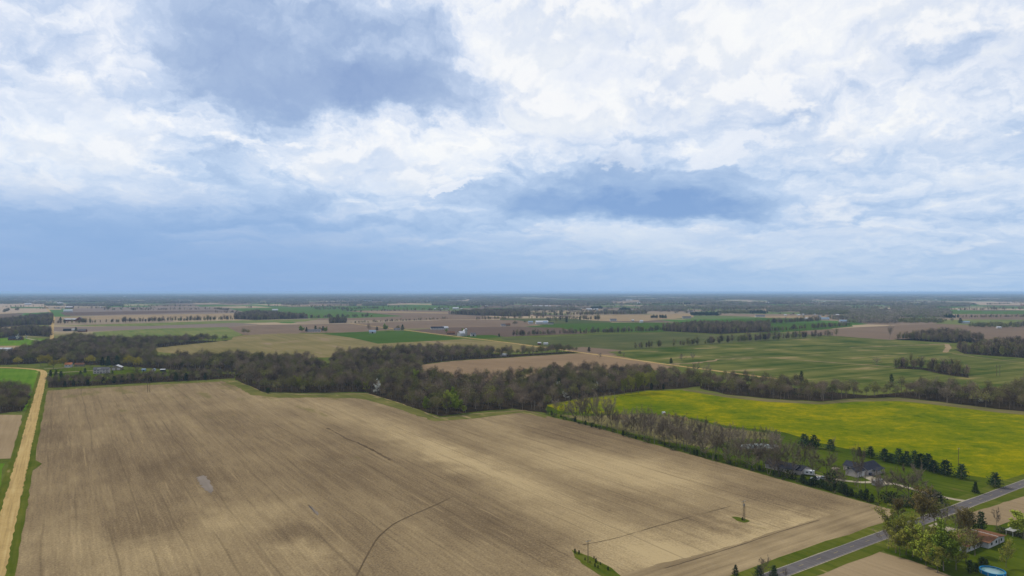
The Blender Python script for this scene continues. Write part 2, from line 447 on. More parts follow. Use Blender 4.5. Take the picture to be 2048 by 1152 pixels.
def link(o, parent=None):
    COL.objects.link(o)
    if parent is not None: o.parent = parent
    return o
def mesh_obj(name, verts, faces, mat, parent=None, mids=None, smooth=False):
    me = bpy.data.meshes.new(name)
    me.from_pydata([tuple(v) for v in verts], [], faces)
    for mm in (mat if isinstance(mat, (list, tuple)) else [mat]): me.materials.append(mm)
    if mids is not None: me.polygons.foreach_set('material_index', mids)
    if smooth: me.polygons.foreach_set('use_smooth', [True] * len(me.polygons))
    me.update()
    return link(bpy.data.objects.new(name, me), parent)
def empty(name, loc, rz=0.0, parent=None):
    o = bpy.data.objects.new(name, None); o.empty_display_size = .5
    o.location = loc; o.rotation_euler = (0, 0, rz)
    return link(o, parent)
def tag(o, label=None, cat=None, group=None, kind=None):
    if label: o['label'] = label
    if cat: o['category'] = cat
    if group: o['group'] = group
    if kind: o['kind'] = kind
    return o

LAYER = [0]
def ragged(pts, step, amp, seed=0):
    """closed outline cut into short steps with a little unevenness"""
    r = random.Random(seed); out = []
    for i, p in enumerate(pts):
        q = pts[(i + 1) % len(pts)]
        d = (q - p).length
        k = max(1, min(60, int(d / step)))
        for j in range(k):
            t = j / k
            v = p.lerp(q, t)
            if j: v = v + Vector((r.uniform(-amp, amp), r.uniform(-amp, amp), 0))
            out.append(v)
    return out
def sheet(name, px, mat, z=.04, world=False, step=12.0, amp=.6, label=None, parent=None):
    pts = [Vector(p) for p in px] if world else [G(*p) for p in px]
    LAYER[0] += 1
    z = z + LAYER[0] * .0004
    pts = ragged(pts, step, amp, LAYER[0])
    bm = bmesh.new()
    f = bm.faces.new([bm.verts.new((p.x, p.y, z)) for p in pts])
    bm.normal_update()
    if f.normal.z < 0: f.normal_flip()
    bmesh.ops.triangulate(bm, faces=bm.faces[:])
    me = bpy.data.meshes.new(name); bm.to_mesh(me); bm.free()
    me.materials.append(mat)
    o = link(bpy.data.objects.new(name, me), parent)
    if parent is None: tag(o, label, None, None, 'structure')
    return o
def ribbon(name, pts, width, mat, z=.14, label=None, parent=None, amp=0.0, step=10.0):
    """a strip of constant (or per point) width along a ground polyline"""
    P = []
    for i in range(len(pts) - 1):
        a, b = pts[i], pts[i + 1]
        k = max(1, min(80, int((b - a).length / step)))
        for j in range(k): P.append(a.lerp(b, j / k))
    P.append(pts[-1])
    LAYER[0] += 1; z = z + LAYER[0] * .0004
    r = random.Random(LAYER[0]); vs, fs = [], []
    for i, p in enumerate(P):
        d = (P[min(i + 1, len(P) - 1)] - P[max(i - 1, 0)]); d.z = 0; d.normalize()
        s = Vector((-d.y, d.x, 0))
        for k in (-.5, .5):
            w = width * k + r.uniform(-amp, amp)
            vs.append((p.x + s.x * w, p.y + s.y * w, z))
        if i: fs.append((2 * i - 2, 2 * i - 1, 2 * i + 1, 2 * i))
    fs = [f[::-1] for f in fs]
    o = mesh_obj(name, vs, fs, mat, parent)
    if parent is None: tag(o, label, None, None, 'structure')
    return o

class MB:
    """collects boxes, prisms and tubes; build() links them as one mesh"""
    def __init__(s): s.v, s.f, s.m = [], [], []
    def quad(s, a, b, c, d, m=0):
        n = len(s.v); s.v += [a, b, c, d]; s.f.append((n, n + 1, n + 2, n + 3)); s.m.append(m)
    def poly(s, pts, m=0):
        n = len(s.v); s.v += list(pts); s.f.append(tuple(range(n, n + len(pts)))); s.m.append(m)
    def box(s, x0, x1, y0, y1, z0, z1, m=0):
        n = len(s.v)
        s.v += [(x0, y0, z0), (x1, y0, z0), (x1, y1, z0), (x0, y1, z0), (x0, y0, z1), (x1, y0, z1), (x1, y1, z1), (x0, y1, z1)]
        for f in ((3, 2, 1, 0), (4, 5, 6, 7), (0, 1, 5, 4), (1, 2, 6, 5), (2, 3, 7, 6), (3, 0, 4, 7)):
            s.f.append(tuple(n + i for i in f)); s.m.append(m)
    def prism(s, prof, x0, x1, axis='x', m=0):
        """profile (a, z) pushed along x or y"""
        n = len(s.v); k = len(prof)
        for x in (x0, x1):
            for a, z in prof: s.v.append((x, a, z) if axis == 'x' else (a, x, z))
        s.f.append(tuple(n + i for i in range(k))[::-1]); s.m.append(m)
        s.f.append(tuple(n + k + i for i in range(k))); s.m.append(m)
        for i in range(k):
            j = (i + 1) % k
            s.f.append((n + i, n + j, n + k + j, n + k + i)); s.m.append(m)
    def tube(s, pts, rads, sides=6, m=0, cap=True):
        rings = []
        for i, p in enumerate(pts):
            p = Vector(p)
            d = Vector(pts[min(i + 1, len(pts) - 1)]) - Vector(pts[max(i - 1, 0)])
            d.normalize()
            u = d.orthogonal().normalized() if i == 0 else (u - d * u.dot(d)).normalized()
            w = d.cross(u); ring = []
            for k in range(sides):
                a = 2 * pi * k / sides
                ring.append(len(s.v)); s.v.append(tuple(p + (u * cos(a) + w * sin(a)) * rads[i]))
            rings.append(ring)
        for a, b in zip(rings, rings[1:]):
            for k in range(sides):
                j = (k + 1) % sides
                s.f.append((a[k], a[j], b[j], b[k])); s.m.append(m)
        if cap:
            s.f.append(tuple(rings[-1])); s.m.append(m)
    def build(s, name, mat, parent=None, smooth=False, fix=True):
        o = mesh_obj(name, s.v, s.f, mat, parent, s.m if isinstance(mat, (list, tuple)) else None, smooth)
        if fix:
            bm = bmesh.new(); bm.from_mesh(o.data); bmesh.ops.recalc_face_normals(bm, faces=bm.faces[:]); bm.to_mesh(o.data); bm.free()
        return o
def copy_tree(o, parent=None):
    c = o.copy(); COL.objects.link(c); c.parent = parent
    for ch in o.children: copy_tree(ch, c)
    return c
# ------------------------------------------------------------------ the setting: land, fields, roads, pond
gp = [(-42000, -3000, 0), (42000, -3000, 0), (42000, 60000, 0), (-42000, 60000, 0)]
tag(mesh_obj('ground', gp, [(0, 1, 2, 3)], M['ground']), kind='structure')

FIELDS = [
    # far land first, nearer fields over it
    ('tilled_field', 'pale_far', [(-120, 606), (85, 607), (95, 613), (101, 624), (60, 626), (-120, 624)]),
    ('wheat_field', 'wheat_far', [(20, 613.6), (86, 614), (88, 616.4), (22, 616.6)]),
    ('tilled_field', 'mauve', [(140, 618), (256, 614.5), (400, 613.2), (500, 617.5), (470, 626.5), (300, 629.8), (140, 632.5)]),
    ('tilled_field', 'dark_brown', [(120, 624.5), (256, 622.6), (420, 621), (470, 622.5), (300, 627.5), (130, 631.5)]),
    ('tilled_field', 'tan', [(110, 634), (256, 630), (470, 626.8), (520, 633), (256, 638), (130, 641)]),
    ('wheat_field', 'wheat_far', [(388, 610), (440, 609), (482, 612.4), (400, 613.4)]),
    ('tilled_field', 'brown', [(600, 603), (760, 603.5), (860, 606), (700, 609.5), (560, 610)]),
    ('wheat_field', 'wheat_far', [(455, 617), (512, 616), (640, 612.6), (820, 610.6), (965, 611), (958, 615.5), (880, 618), (780, 620), (690, 622),
                                  (740, 626), (810, 632.4), (720, 636), (610, 637), (520, 633), (480, 622)]),
    ('tilled_field', 'brown', [(690, 622), (780, 619.8), (905, 621.6), (898, 628), (960, 632), (1040, 637), (880, 639.5), (720, 640.5), (630, 640), (620, 637), (720, 635.6), (808, 632.4), (740, 626)]),
    ('tilled_field', 'tan', [(700, 623.5), (800, 622.5), (896, 625), (896, 627), (800, 626)]),
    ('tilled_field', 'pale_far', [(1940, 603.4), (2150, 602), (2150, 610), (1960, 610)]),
    ('tilled_field', 'pale_far', [(1440, 601), (1505, 601), (1502, 607), (1450, 607)]),
    ('tilled_field', 'tan', [(1030, 597.4), (1070, 597.2), (1072, 600.6), (1032, 601)]),
    ('tilled_field', 'tan', [(1228, 599), (1280, 599), (1280, 602.5), (1232, 602.8)]),
    ('wheat_field', 'wheat_far', [(1870, 622), (2150, 620.5), (2150, 629), (1900, 628)]),
    ('tilled_field', 'brown', [(1915, 629), (2150, 628.5), (2150, 640), (1918, 638.6)]),
    ('pasture', 'green_stripe', [(1862, 650), (1888, 640), (1950, 639), (2150, 640), (2150, 650), (1950, 653)]),
    ('tilled_field', 'tan', [(1140, 632), (1210, 630), (1390, 627.6), (1388, 634), (1290, 642), (1200, 642)]),
    ('cover_crop_field', 'cover_dim', [(1000, 637), (1130, 636.4), (1215, 643), (1230, 646), (1110, 650), (1000, 650)]),
    ('wheat_field', 'wheat', [(1050, 653), (1110, 648), (1230, 645), (1340, 645), (1430, 640), (1536, 635.4), (1630, 637), (1560, 650), (1440, 652), (1326, 664), (1200, 664), (1130, 660)]),
    ('tilled_field', 'tan', [(1500, 632.5), (1612, 631.5), (1700, 633), (1612, 636.5), (1536, 636)]),
    ('wheat_field', 'wheat', [(1520, 649), (1600, 646.4), (1700, 645), (1706, 653), (1620, 661), (1530, 666)]),
    ('tilled_field', 'brown', [(1560, 667.4), (1620, 661), (1706, 655), (1792, 651), (1880, 647.5), (1950, 651), (2150, 655), (2150, 690), (1965, 680), (1930, 684), (1800, 679), (1775, 680), (1672, 672)]),
    ('wheat_field', 'green_stripe', [(106, 652), (300, 646), (470, 641), (640, 638), (610, 643), (470, 647), (300, 653)]),
    ('tilled_field', 'mauve', [(106, 663), (107, 654), (300, 652), (470, 645.5), (520, 649), (455, 654), (300, 657.6), (190, 663)]),
    ('pasture', 'green_stripe', [(186, 664), (300, 657.6), (455, 654), (484, 670), (460, 675), (300, 678), (186, 678)]),
    ('tilled_field', 'brown', [(455, 654), (520, 649.6), (700, 647.6), (880, 640), (960, 639), (1030, 640), (1090, 648), (1024, 655), (940, 655), (810, 657.5), (700, 665), (600, 666), (590, 669), (486, 670)]),
    ('hay_field', 'hay', [(300, 702), (318, 694), (430, 684), (464, 679), (466, 674), (490, 670), (560, 667), (640, 667.5), (700, 675), (760, 687), (800, 695), (680, 714), (560, 718), (440, 718)]),
    ('wheat_field', 'wheat', [(648, 667), (700, 664.4), (809, 661.6), (928, 678), (860, 683), (756, 687.4), (700, 675)]),
    ('hay_field', 'hay', [(756, 687.4), (928, 678.4), (1030, 686), (1140, 697), (1000, 706), (800, 700)]),
    ('tilled_field', 'dark_brown', [(822, 660.5), (900, 655), (1024, 653.6), (1120, 655.4), (1176, 667), (1024, 673), (1000, 675), (950, 676), (880, 669)]),
    ('pasture', 'wheat', [(898, 671), (985, 670), (1010, 674), (952, 677.4)]),
    ('cover_crop_field', 'cover_dim', [(1000, 676), (1090, 674), (1326, 664.4), (1440, 670), (1560, 666), (1668, 671.4), (1346, 693.4), (1271, 699), (1215, 704), (1130, 697), (1030, 686)]),
    ('tilled_field', 'brown', [(1120, 699), (1165, 694), (1240, 700), (1290, 706), (1200, 711)]),
    ('cover_crop_field', 'cover', [(1215, 704), (1271, 699.4), (1346, 694), (1672, 672.4), (1775, 679.4), (1905, 690), (1930, 710), (2150, 724), (2250, 790), (1900, 775), (1536, 762), (1400, 738), (1290, 722)]),
    ('tilled_field', 'tan_mid', [(842, 730), (905, 722), (1024, 715), (1160, 706), (1215, 708), (1290, 722), (1350, 734), (1250, 752), (1000, 764), (850, 756)]),
    ('pasture', 'bright_grass', [(-120, 676), (40, 677), (103, 677.6), (98, 691), (-120, 693)]),
    ('tilled_field', 'tan', [(-120, 692), (70, 691), (62, 700), (-120, 714)]),
    ('pasture', 'green_stripe', [(20, 655), (60, 650), (100, 649), (96, 654), (50, 659)]),
    ('lawn', 'lawn', [(104, 679), (150, 680), (160, 688), (106, 691)]),
    ('grass_field', 'bright_grass', [(-120, 736), (20, 737.4), (62, 738.6), (79, 742), (80, 752), (64, 806), (48, 822), (-120, 822)]),
    ('lawn', 'lawn', [(94, 744), (110, 738), (150, 736), (245, 739), (345, 743), (348, 756), (200, 766), (94, 776)]),
    ('rough_field', 'tan', [(-160, 829), (44, 830), (41, 850), (34, 872), (22, 917), (-160, 925)]),
    ('grass_field', 'bright_grass', [(-160, 930), (10, 927), (2, 960), (-40, 1090), (-300, 1090)]),
]
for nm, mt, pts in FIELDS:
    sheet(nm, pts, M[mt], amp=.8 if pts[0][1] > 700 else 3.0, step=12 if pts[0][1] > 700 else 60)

# woodland floors are laid with the woods; the yard, rough ground and the yellow field
sheet('lawn', [(1096, 831), (1094, 811), (1150, 800), (1300, 783), (1420, 800), (1700, 880), (2060, 960), (2060, 966), (1950, 1003), (1880, 1030), (1800, 1022),
               (1700, 996), (1500, 941), (1300, 886), (1200, 856)], M['lawn'], .04)
sheet('rough_grass', [(1110, 829), (1180, 832), (1290, 828), (1370, 836), (1450, 856), (1560, 868), (1560, 880), (1470, 876), (1420, 896), (1330, 884), (1200, 850)], M['rough_grass'], .05)
sheet('flower_field', [(1094, 811), (1150, 799.6), (1225, 791.6), (1293, 782), (1364, 780), (1452, 794), (1536, 803), (1644, 808), (1712, 802.4), (1800, 801.6), (1856, 807),
                       (1939, 817), (2002, 825), (2048, 829), (2400, 860), (2400, 876), (2050, 962), (2010, 962), (1920, 948), (1850, 930), (1760, 906), (1690, 897),
                       (1640, 886), (1570, 865), (1450, 851), (1370, 833), (1300, 826), (1200, 829), (1120, 822)], M['mustard'], .07)
sheet('grass_bank', [(1366, 778), (1452, 790), (1536, 798), (1644, 804), (1712, 797), (1800, 796), (1939, 811), (2002, 819), (2150, 832), (2150, 836), (2048, 830), (2002, 826),
                     (1939, 818), (1856, 808), (1800, 802.6), (1712, 803.4), (1644, 809), (1536, 804), (1452, 795), (1366, 781)], M['rough_grass'], .09)

# the big stubble field runs on under the drone and behind it
stub = [(88, 779), (200, 772.4), (300, 768.4), (440, 761.4), (468, 760.4), (500, 772), (531, 787), (613, 788), (735, 787), (800, 806), (879, 836), (950, 827), (1050, 820), (1095, 832), (1200, 857),
        (1300, 887), (1400, 914), (1500, 942), (1600, 970), (1700, 997), (1792, 1022), (1752, 1056), (1480, 1148)]
near = [G(*p) for p in stub]
a0 = G(1480, 1148)
near += [a0 - E_DIR * 320, a0 - E_DIR * 320 - N_DIR * 500]
l0 = G(14, 1152)
near += [l0 - N_DIR * 620, l0, G(52, 990), G(61, 944), G(84, 928), G(64, 918), G(72, 860)]
sheet('stubble_field', near, M['stubble'], .05, world=True, step=10, amp=.7)
sheet('weedy_strip', [(442, 762), (468, 761), (500, 773), (532, 788), (613, 789), (735, 788), (800, 807), (879, 837), (950, 828), (1050, 821), (1095, 832), (1090, 836), (1040, 826), (960, 836),
                      (870, 843), (790, 816), (725, 797), (640, 795), (560, 796), (500, 790), (470, 771)], M['weed'], .10, step=6, amp=1.6)
sheet('weedy_strip', [(720, 789), (746, 792), (800, 806.5), (850, 826), (835, 830), (790, 815), (740, 802), (712, 797)], M['weed'], .11, step=6, amp=1.6)
sheet('weedy_strip', [(90, 778.4), (300, 767.6), (440, 761), (440, 763.6), (300, 770.4), (90, 781.6)], M['weed'], .10, step=8, amp=1.2)

hl = [G(1792, 1022), G(1752, 1056), a0, a0 - E_DIR * 200, a0 - E_DIR * 200 + N_DIR * 26, a0 - E_DIR * 60 + N_DIR * 27, G(1470, 1090), G(1560, 1060), G(1660, 1030), G(1730, 1006)]
sheet('headland', hl, M['headland'], .085, world=True, step=3, amp=.6)
# farm tracks, drain and wet spots in the stubble
def trail(name, px, w, mat, z=.12, **k): return ribbon(name, [G(*p) for p in px], w, mat, z, **k)
def smooth_px(pts, n=6):
    out = []
    for i in range(len(pts) - 1):
        p0, p1, p2, p3 = pts[max(i - 1, 0)], pts[i], pts[i + 1], pts[min(i + 2, len(pts) - 1)]
        for j in range(n):
            t = j / n
            out.append(tuple(.5 * (2 * b + (c - a) * t + (2 * a - 5 * b + 4 * c - d) * t * t + (3 * b - a - 3 * c + d) * t ** 3) for a, b, c, d in zip(p0, p1, p2, p3)))
    return out + [pts[-1]]
trail('field_drain', smooth_px([(690, 1190), (714, 1150), (738, 1104), (756, 1076), (784, 1051), (812, 1036), (844, 1022), (876, 1008), (900, 996)]), .62, M['track'], .16, amp=.1, step=3)
trail('wheel_track', smooth_px([(1166, 1090), (1230, 1077), (1330, 1048), (1460, 1013)]), .26, M['track'], .16, amp=.15, step=4)
trail('wheel_track', smooth_px([(1330, 1137), (1380, 1122), (1470, 1094), (1560, 1064), (1640, 1040)]), .45, M['track'], .16, amp=.15, step=4)
trail('waterway', smooth_px([(655, 856), (690, 876), (720, 888), (760, 908), (782, 921)]), 1.6, M['track'], .13, amp=.8, step=3)
sheet('grass_island', [(1143, 1100), (1160, 1106), (1190, 1118), (1215, 1132), (1245, 1156), (1210, 1156), (1180, 1138), (1150, 1116)], M['verge'], .12, step=2.5, amp=.5)
sheet('grass_island', [(1462, 1034), (1474, 1034), (1490, 1038), (1500, 1042), (1488, 1046), (1474, 1042)], M['verge'], .12, step=2, amp=.4)
M['wet'] = field_mat('crusted silt', alb(126, 115, 104), alb(150, 139, 128), None, swath=3, patch=14)
sheet('silt_patch', [(393, 955), (408, 951), (420, 962), (427, 980), (422, 989), (410, 981), (400, 968)], M['wet'], .12, step=1.5, amp=.8)
sheet('silt_patch', [(616, 1010), (624, 1014), (638, 1028), (636, 1032), (626, 1024)], M['wet'], .12, step=1.5, amp=.4)

# gravel road up the left side, with its bend and the far straight
g_pts = [G(*p) for p in [(88, 747), (59.6, 860), (15.6, 1037), (-12.5, 1152)]]
g_low = g_pts[-1] - N_DIR * 500
bend = [G(*p) for p in [(-160, 733), (-40, 734), (30, 736), (62, 738.2), (78, 740), (86, 743), (88, 747)]]
vg = ribbon('verge', [g_low] + g_pts[::-1] + [G(90, 738)], 14, M['verge'], .09, amp=.5)
ribbon('gravel_road', [g_low] + g_pts[::-1] + bend[::-1][1:], 7.2, M['gravel'], .16, amp=.45, step=4)
sheet('gateway', [(60, 944), (66, 918), (84, 927.6)], M['verge'], .13, step=3, amp=.4)
far_road = [G(*p) for p in [(95, 693), (96, 692), (99, 683), (104, 677.5), (103.5, 665), (104, 656), (106.5, 645), (108.5, 637), (104, 628), (98, 621), (91, 614.5), (88, 609), (92, 602)]]
ribbon('gravel_road', far_road, 8, M['gravel'], .20, step=30)
trail('farm_lane', [(104, 662), (135, 665), (150, 662)], 5, M['drive'], .2)
trail('farm_lane', [(54, 677), (70, 680), (80, 681)], 6, M['drive'], .2)
trail('farm_lane', [(92, 747), (125, 745), (160, 743), (190, 741), (225, 738)], 4, M['drive'], .2)
trail('farm_lane', [(88, 738), (110, 737), (140, 735)], 4, M['drive'], .2)
mid_road = [(700, 647), (817, 661), (880, 669), (950, 677.4), (1024, 686.4), (1100, 697), (1165, 705.5), (1276, 721), (1341, 730), (1391, 736.4), (1502, 751), (1560, 759)]
trail('gravel_road', mid_road, 9, M['gravel'], .20, step=20, amp=.4)
trail('farm_lane', [(1340, 729), (1400, 725), (1440, 719), (1500, 716)], 7, M['tan'], .18, amp=4.5)
trail('field_border', [(1440, 714), (1536, 714.6), (1620, 722), (1750, 731), (1790, 735)], 5, M['tan'], .18, amp=1.6)
trail('field_border', [(1700, 695), (1850, 690), (1893, 688)], 7, M['tan'], .18, amp=3)
trail('farm_lane', [(1893, 688), (1897, 695), (1890, 705)], 9, M['tan'], .18, amp=1.5)
trail('field_border', [(1905, 707), (1950, 714), (2048, 726)], 3, M['tan'], .18, amp=.8)

# paved road with painted lines
pc = G(1756, 1075)
r0, r1 = pc - E_DIR * 420, pc + E_DIR * 900
ribbon('verge', [r0, r1], 19, M['verge'], .09, amp=1.0, step=8)
road = ribbon('paved_road', [r0, r1], 6.4, M['asphalt'], .20, amp=.04, step=12)
ribbon('road_shoulder', [r0, r1], 7.2, M['drive'], .17, amp=.25, step=5)
side = Vector((-E_DIR.y, E_DIR.x, 0))
for s in (-2.9, 2.9):
    ribbon('edge_line', [r0 + side * s, r1 + side * s], .14, M['line_white'], .28, parent=road, step=400)
dash = None
for k in range(-9, 22):
    c0 = pc + E_DIR * (k * 12.2 + 2)
    if dash is None:
        dash = mesh_obj('lane_dash', [(0, -.09, 0), (3.2, -.09, 0), (3.2, .09, 0), (0, .09, 0)], [(0, 1, 2, 3)], M['line_yellow'], road); d = dash
    else:
        d = dash.copy(); COL.objects.link(d); d.parent = road
    d.location = (c0.x, c0.y, .30); d.rotation_euler = (0, 0, atan2(E_DIR.y, E_DIR.x))
sheet('stubble_field', [(1560, 1190), (1617, 1154), (1697, 1116), (1743, 1099), (1766, 1106), (1824, 1122), (1912, 1156), (1990, 1190), (1900, 1290), (1600, 1290)], M['tan'], .06, step=4, amp=.5)
sheet('stubble_field', [(1922, 1037), (1954, 1022), (2048, 993), (2300, 930), (2300, 1010), (2048, 1036), (1997, 1052), (1950, 1047)], M['tan'], .12, step=5, amp=.5)
sheet('lawn', [(1770, 1104), (1760, 1092), (1890, 1040), (1950, 1050), (2048, 1042), (2300, 1060), (2300, 1300), (1990, 1190), (1912, 1156), (1824, 1122)], M['lawn'], .055, step=5, amp=.5)

# driveways of the two yards
trail('driveway', smooth_px([(1942, 1004), (1908, 999), (1862, 989), (1821, 977), (1787, 968), (1760, 963), (1735, 965), (1709, 964), (1666, 958), (1637, 952), (1617, 947), (1594, 944)]), 3.6, M['drive'], .13, amp=.2, step=3)
sheet('driveway_apron', [(1722, 953), (1736, 950), (1768, 962), (1790, 969), (1765, 972), (1748, 965)], M['drive'], .115, step=3, amp=.2)
sheet('driveway_apron', [(1584, 944), (1600, 941), (1616, 946), (1600, 950)], M['drive'], .115, step=3, amp=.2)
sheet('driveway', [(1856, 1052), (1872, 1046), (1924, 1062), (1916, 1070), (1880, 1060)], M['drive'], .13, step=2, amp=.3)

# pond; paleness of the reflected sky is put into its water colour
def pond_mat():
    m, nt, b = new_mat('pond water')
    e, n, x, y, pos = grid_coords(nt)
    t = noise(nt, pos, .06, 3, .6)
    nt.links.new(mixc(nt, t.smooth(.4, .6), alb(120, 138, 118), alb(150, 164, 146)), b.inputs['Base Color'])
    b.inputs['Roughness'].default_value = .12; b.inputs['Specular IOR Level'].default_value = .5
    bp = nt.nodes.new('ShaderNodeBump'); bp.inputs['Strength'].default_value = .05
    nt.links.new(noise(nt, pos, 1.5, 2, .5).s, bp.inputs['Height']); nt.links.new(bp.outputs[0], b.inputs['Normal'])
    return m
pp = [(1517 + 37 * cos(a) * (1 + .12 * sin(2 * a + 1)), 893.2 + 5.6 * sin(a)) for a in [2 * pi * i / 24 for i in range(24)]]
sheet('pond_bank', [(1517 + (x - 1517) * 1.14, 893.2 + (y - 893.2) * 1.3) for x, y in pp], M['rough_grass'], .11, step=4, amp=.4)
sheet('pond_water', pp, pond_mat(), .14, step=50, amp=0)
# ------------------------------------------------------------------ trees: prototypes
def rdir(r, up=0.0, spread=1.0):
    a = r.uniform(0, 2 * pi)
    v = Vector((cos(a) * spread, sin(a) * spread, up)); return v.normalized()

def sliver(mb, p, d, l, w, r, m=0):
    s = d.cross(Vector((r.uniform(-1, 1), r.uniform(-1, 1), r.uniform(-1, 1))))
    if s.length < 1e-3: s = d.orthogonal()
    s = s.normalized() * (w * .5)
    n = len(mb.v); q = p + d * l
    mb.v += [tuple(p - s), tuple(p + s), tuple(q)]
    mb.f.append((n, n + 1, n + 2)); mb.m.append(m)
def leafq(mb, p, s, r, m=0):
    u = Vector((r.uniform(-1, 1), r.uniform(-1, 1), r.uniform(-1, 1))).normalized()
    v = u.orthogonal().normalized(); w = u.cross(v)
    a = r.uniform(0, pi); v, w = v * cos(a) + w * sin(a), w * cos(a) - v * sin(a)
    n = len(mb.v)
    mb.v += [tuple(p - v * s * .5), tuple(p + w * s * .5), tuple(p + v * s * .5), tuple(p - w * s * .45)]
    mb.f.append((n, n + 1, n + 2, n + 3)); mb.m.append(m)

def bough(mb, p, d, length, r0, r, sides=4, segs=3, bend=.18, up=.15):
    pts, rads = [p.copy()], [r0]
    for i in range(segs):
        d = (d + Vector((r.uniform(-bend, bend), r.uniform(-bend, bend), r.uniform(-bend * .4, bend) + up * .3))).normalized()
        p = p + d * (length / segs)
        pts.append(p.copy()); rads.append(max(.012, r0 * (1 - .78 * (i + 1) / segs)))
    mb.tube(pts, rads, sides, 0, cap=False)
    return pts, rads, d

def deciduous(seed, h=18.0, form='round', twigs=14, tw=.055, limbs=6, sub=4, leaves=0, leaf=.3, lod=0, trunks=1):
    """returns (trunk MB, crown MB): limbs grow from the trunk, twigs and buds fill the crown's outer shell"""
    r = random.Random(seed); T, C = MB(), MB()
    for tk in range(trunks):
        off = Vector((r.uniform(-.5, .5), r.uniform(-.5, .5), 0)) * (trunks - 1)
        lean = Vector((r.uniform(-.10, .10), r.uniform(-.10, .10), 1)).normalized()
        if trunks > 1: lean = (lean + off.normalized() * .22).normalized()
        rb = h * .0125 * (.75 if trunks > 1 else 1)
        th = h * (.70 if form != 'spread' else .5)
        p, d = off + Vector((0, 0, -.3)), lean
        pts, rads = [p.copy()], [rb * 1.3]
        n = 6 if lod == 0 else 4
        for i in range(n):
            d = (d + Vector((r.uniform(-.09, .09), r.uniform(-.09, .09), .05))).normalized()
            p = p + d * ((th + .3) / n); pts.append(p.copy()); rads.append(rb * (1 - .8 * (i + 1) / n))
        T.tube(pts, rads, 6 if lod == 0 else 4, 0, cap=False)
        wid = {'round': .36, 'tall': .25, 'spread': .42, 'vase': .33}[form] * h
        low = {'round': .30, 'tall': .34, 'spread': .24, 'vase': .40}[form]
        tips = []
        for k in range(limbs):
            t = low + (1 - low) * (k + r.random() * .8) / limbs
            f = t * n; i = min(int(f), n - 1)
            q = pts[i].lerp(pts[i + 1], f - i); rr = rads[i] * .62
            a = 2 * pi * (k * .38 + r.random() * .2) + seed
            el = {'round': .62, 'tall': .95, 'spread': .45, 'vase': .98}[form] + r.uniform(-.25, .25) + (t - .5) * .5
            dd = Vector((cos(a) * cos(el), sin(a) * cos(el), sin(el)))
            L = wid * (1.25 - .55 * t) * r.uniform(.85, 1.2) / max(.45, cos(el) * 1.15)
            L = min(L, h * .5)
            bp, br, bd = bough(T, q, dd, L, max(rr, .035), r, 4 if lod == 0 else 3, 4 if lod == 0 else 2)
            for s in range(sub):
                u = (s + .6 + r.random() * .5) / (sub + .4)
                g = min(u, .99) * (len(bp) - 1); j = int(g)
                q2 = bp[j].lerp(bp[j + 1], g - j)
                base = (bp[j + 1] - bp[j]).normalized()
                dd2 = (base + Vector((r.uniform(-1, 1), r.uniform(-1, 1), r.uniform(-.25, .9))) * .85).normalized()
                L2 = L * r.uniform(.30, .5)
                b2, _, d2 = bough(T, q2, dd2, L2, max(br[j] * .5, .02), r, 3, 2)
                tips.append((b2, d2, L2))
            tips.append((bp[-2:], bd, L * .4))
        tips.append((pts[-2:], d, h * .16))
        for bpts, bd, L in tips:
            for q in range(twigs):
                u = r.random() ** .7
                g = u * (len(bpts) - 1) * .999; j = int(g)
                q0 = bpts[j].lerp(bpts[j + 1], g - j)
                dd = (bd * .7 + Vector((r.uniform(-1, 1), r.uniform(-1, 1), r.uniform(-.55, .8)))).normalized()
                l = L * r.uniform(.30, .72)
                sliver(C, q0, dd, l, tw * r.uniform(.7, 1.5), r, 0)
                for _ in range(leaves):
                    leafq(C, q0 + dd * l * r.uniform(.3, 1.08) + Vector((r.gauss(0, .25), r.gauss(0, .25), r.gauss(0, .25))), leaf * r.uniform(.6, 1.4), r, 1)
    return T, C

def conifer(seed, h=9.0, form='pine', dens=1.0):
    r = random.Random(seed); T, C = MB(), MB()
    T.tube([(0, 0, -.2), (r.uniform(-.1, .1), r.uniform(-.1, .1), h * .5), (0, 0, h * .96)], [h * .022, h * .014, .02], 6, 0, cap=False)
    lv = int(h * (1.5 if form == 'pine' else 2.2))
    for k in range(lv):
        t = (k + .5) / lv
        z = h * (.06 + .92 * t)
        if form == 'pine': R = h * .36 * (1 - t) ** .62 * (1.0 + .25 * sin(k * 2.1 + seed)) + .25
        elif form == 'spruce': R = h * .28 * (1 - t) ** .95 + .15
        else: R = h * .22 * (1 - t) ** .55 * min(1, t * 5 + .35) + .12
        nb = max(5, int((9 if form == 'pine' else 11) * (.5 + .6 * (1 - t))))
        for b in range(nb):
            a = 2 * pi * (b + r.random() * .8) / nb + k * 1.3
            Rb = R * r.uniform(.65, 1.15)
            rise = {'pine': .22, 'spruce': -.12, 'cedar': .55}[form]
            e = Vector((cos(a) * Rb, sin(a) * Rb, z + rise * Rb * r.uniform(.5, 1.3)))
            o = Vector((0, 0, z))
            if form == 'pine' and b % 2 == 0: T.tube([o, e * .8 + o * .2], [.05, .015], 3, 0, cap=False)
            m = int((9 if form == 'pine' else 7) * dens * (.5 + Rb / max(R, .1) * .6))
            for q in range(m):
                u = .25 + .8 * (q + r.random()) / m
                c = o.lerp(e, u) + Vector((r.gauss(0, .16), r.gauss(0, .16), r.gauss(0, .12))) * (h / 9)
                s = (h / 9) * r.uniform(.32, .75) * (1.15 if form == 'pine' else .9)
                d = (e - o).normalized()
                if q % 2: leafq(C, c, s, r)
                else:
                    sliver(C, c, (d + Vector((r.uniform(-.8, .8), r.uniform(-.8, .8), r.uniform(-.1, .9)))).normalized(), s * 1.5, s * .6, r)
    return T, C

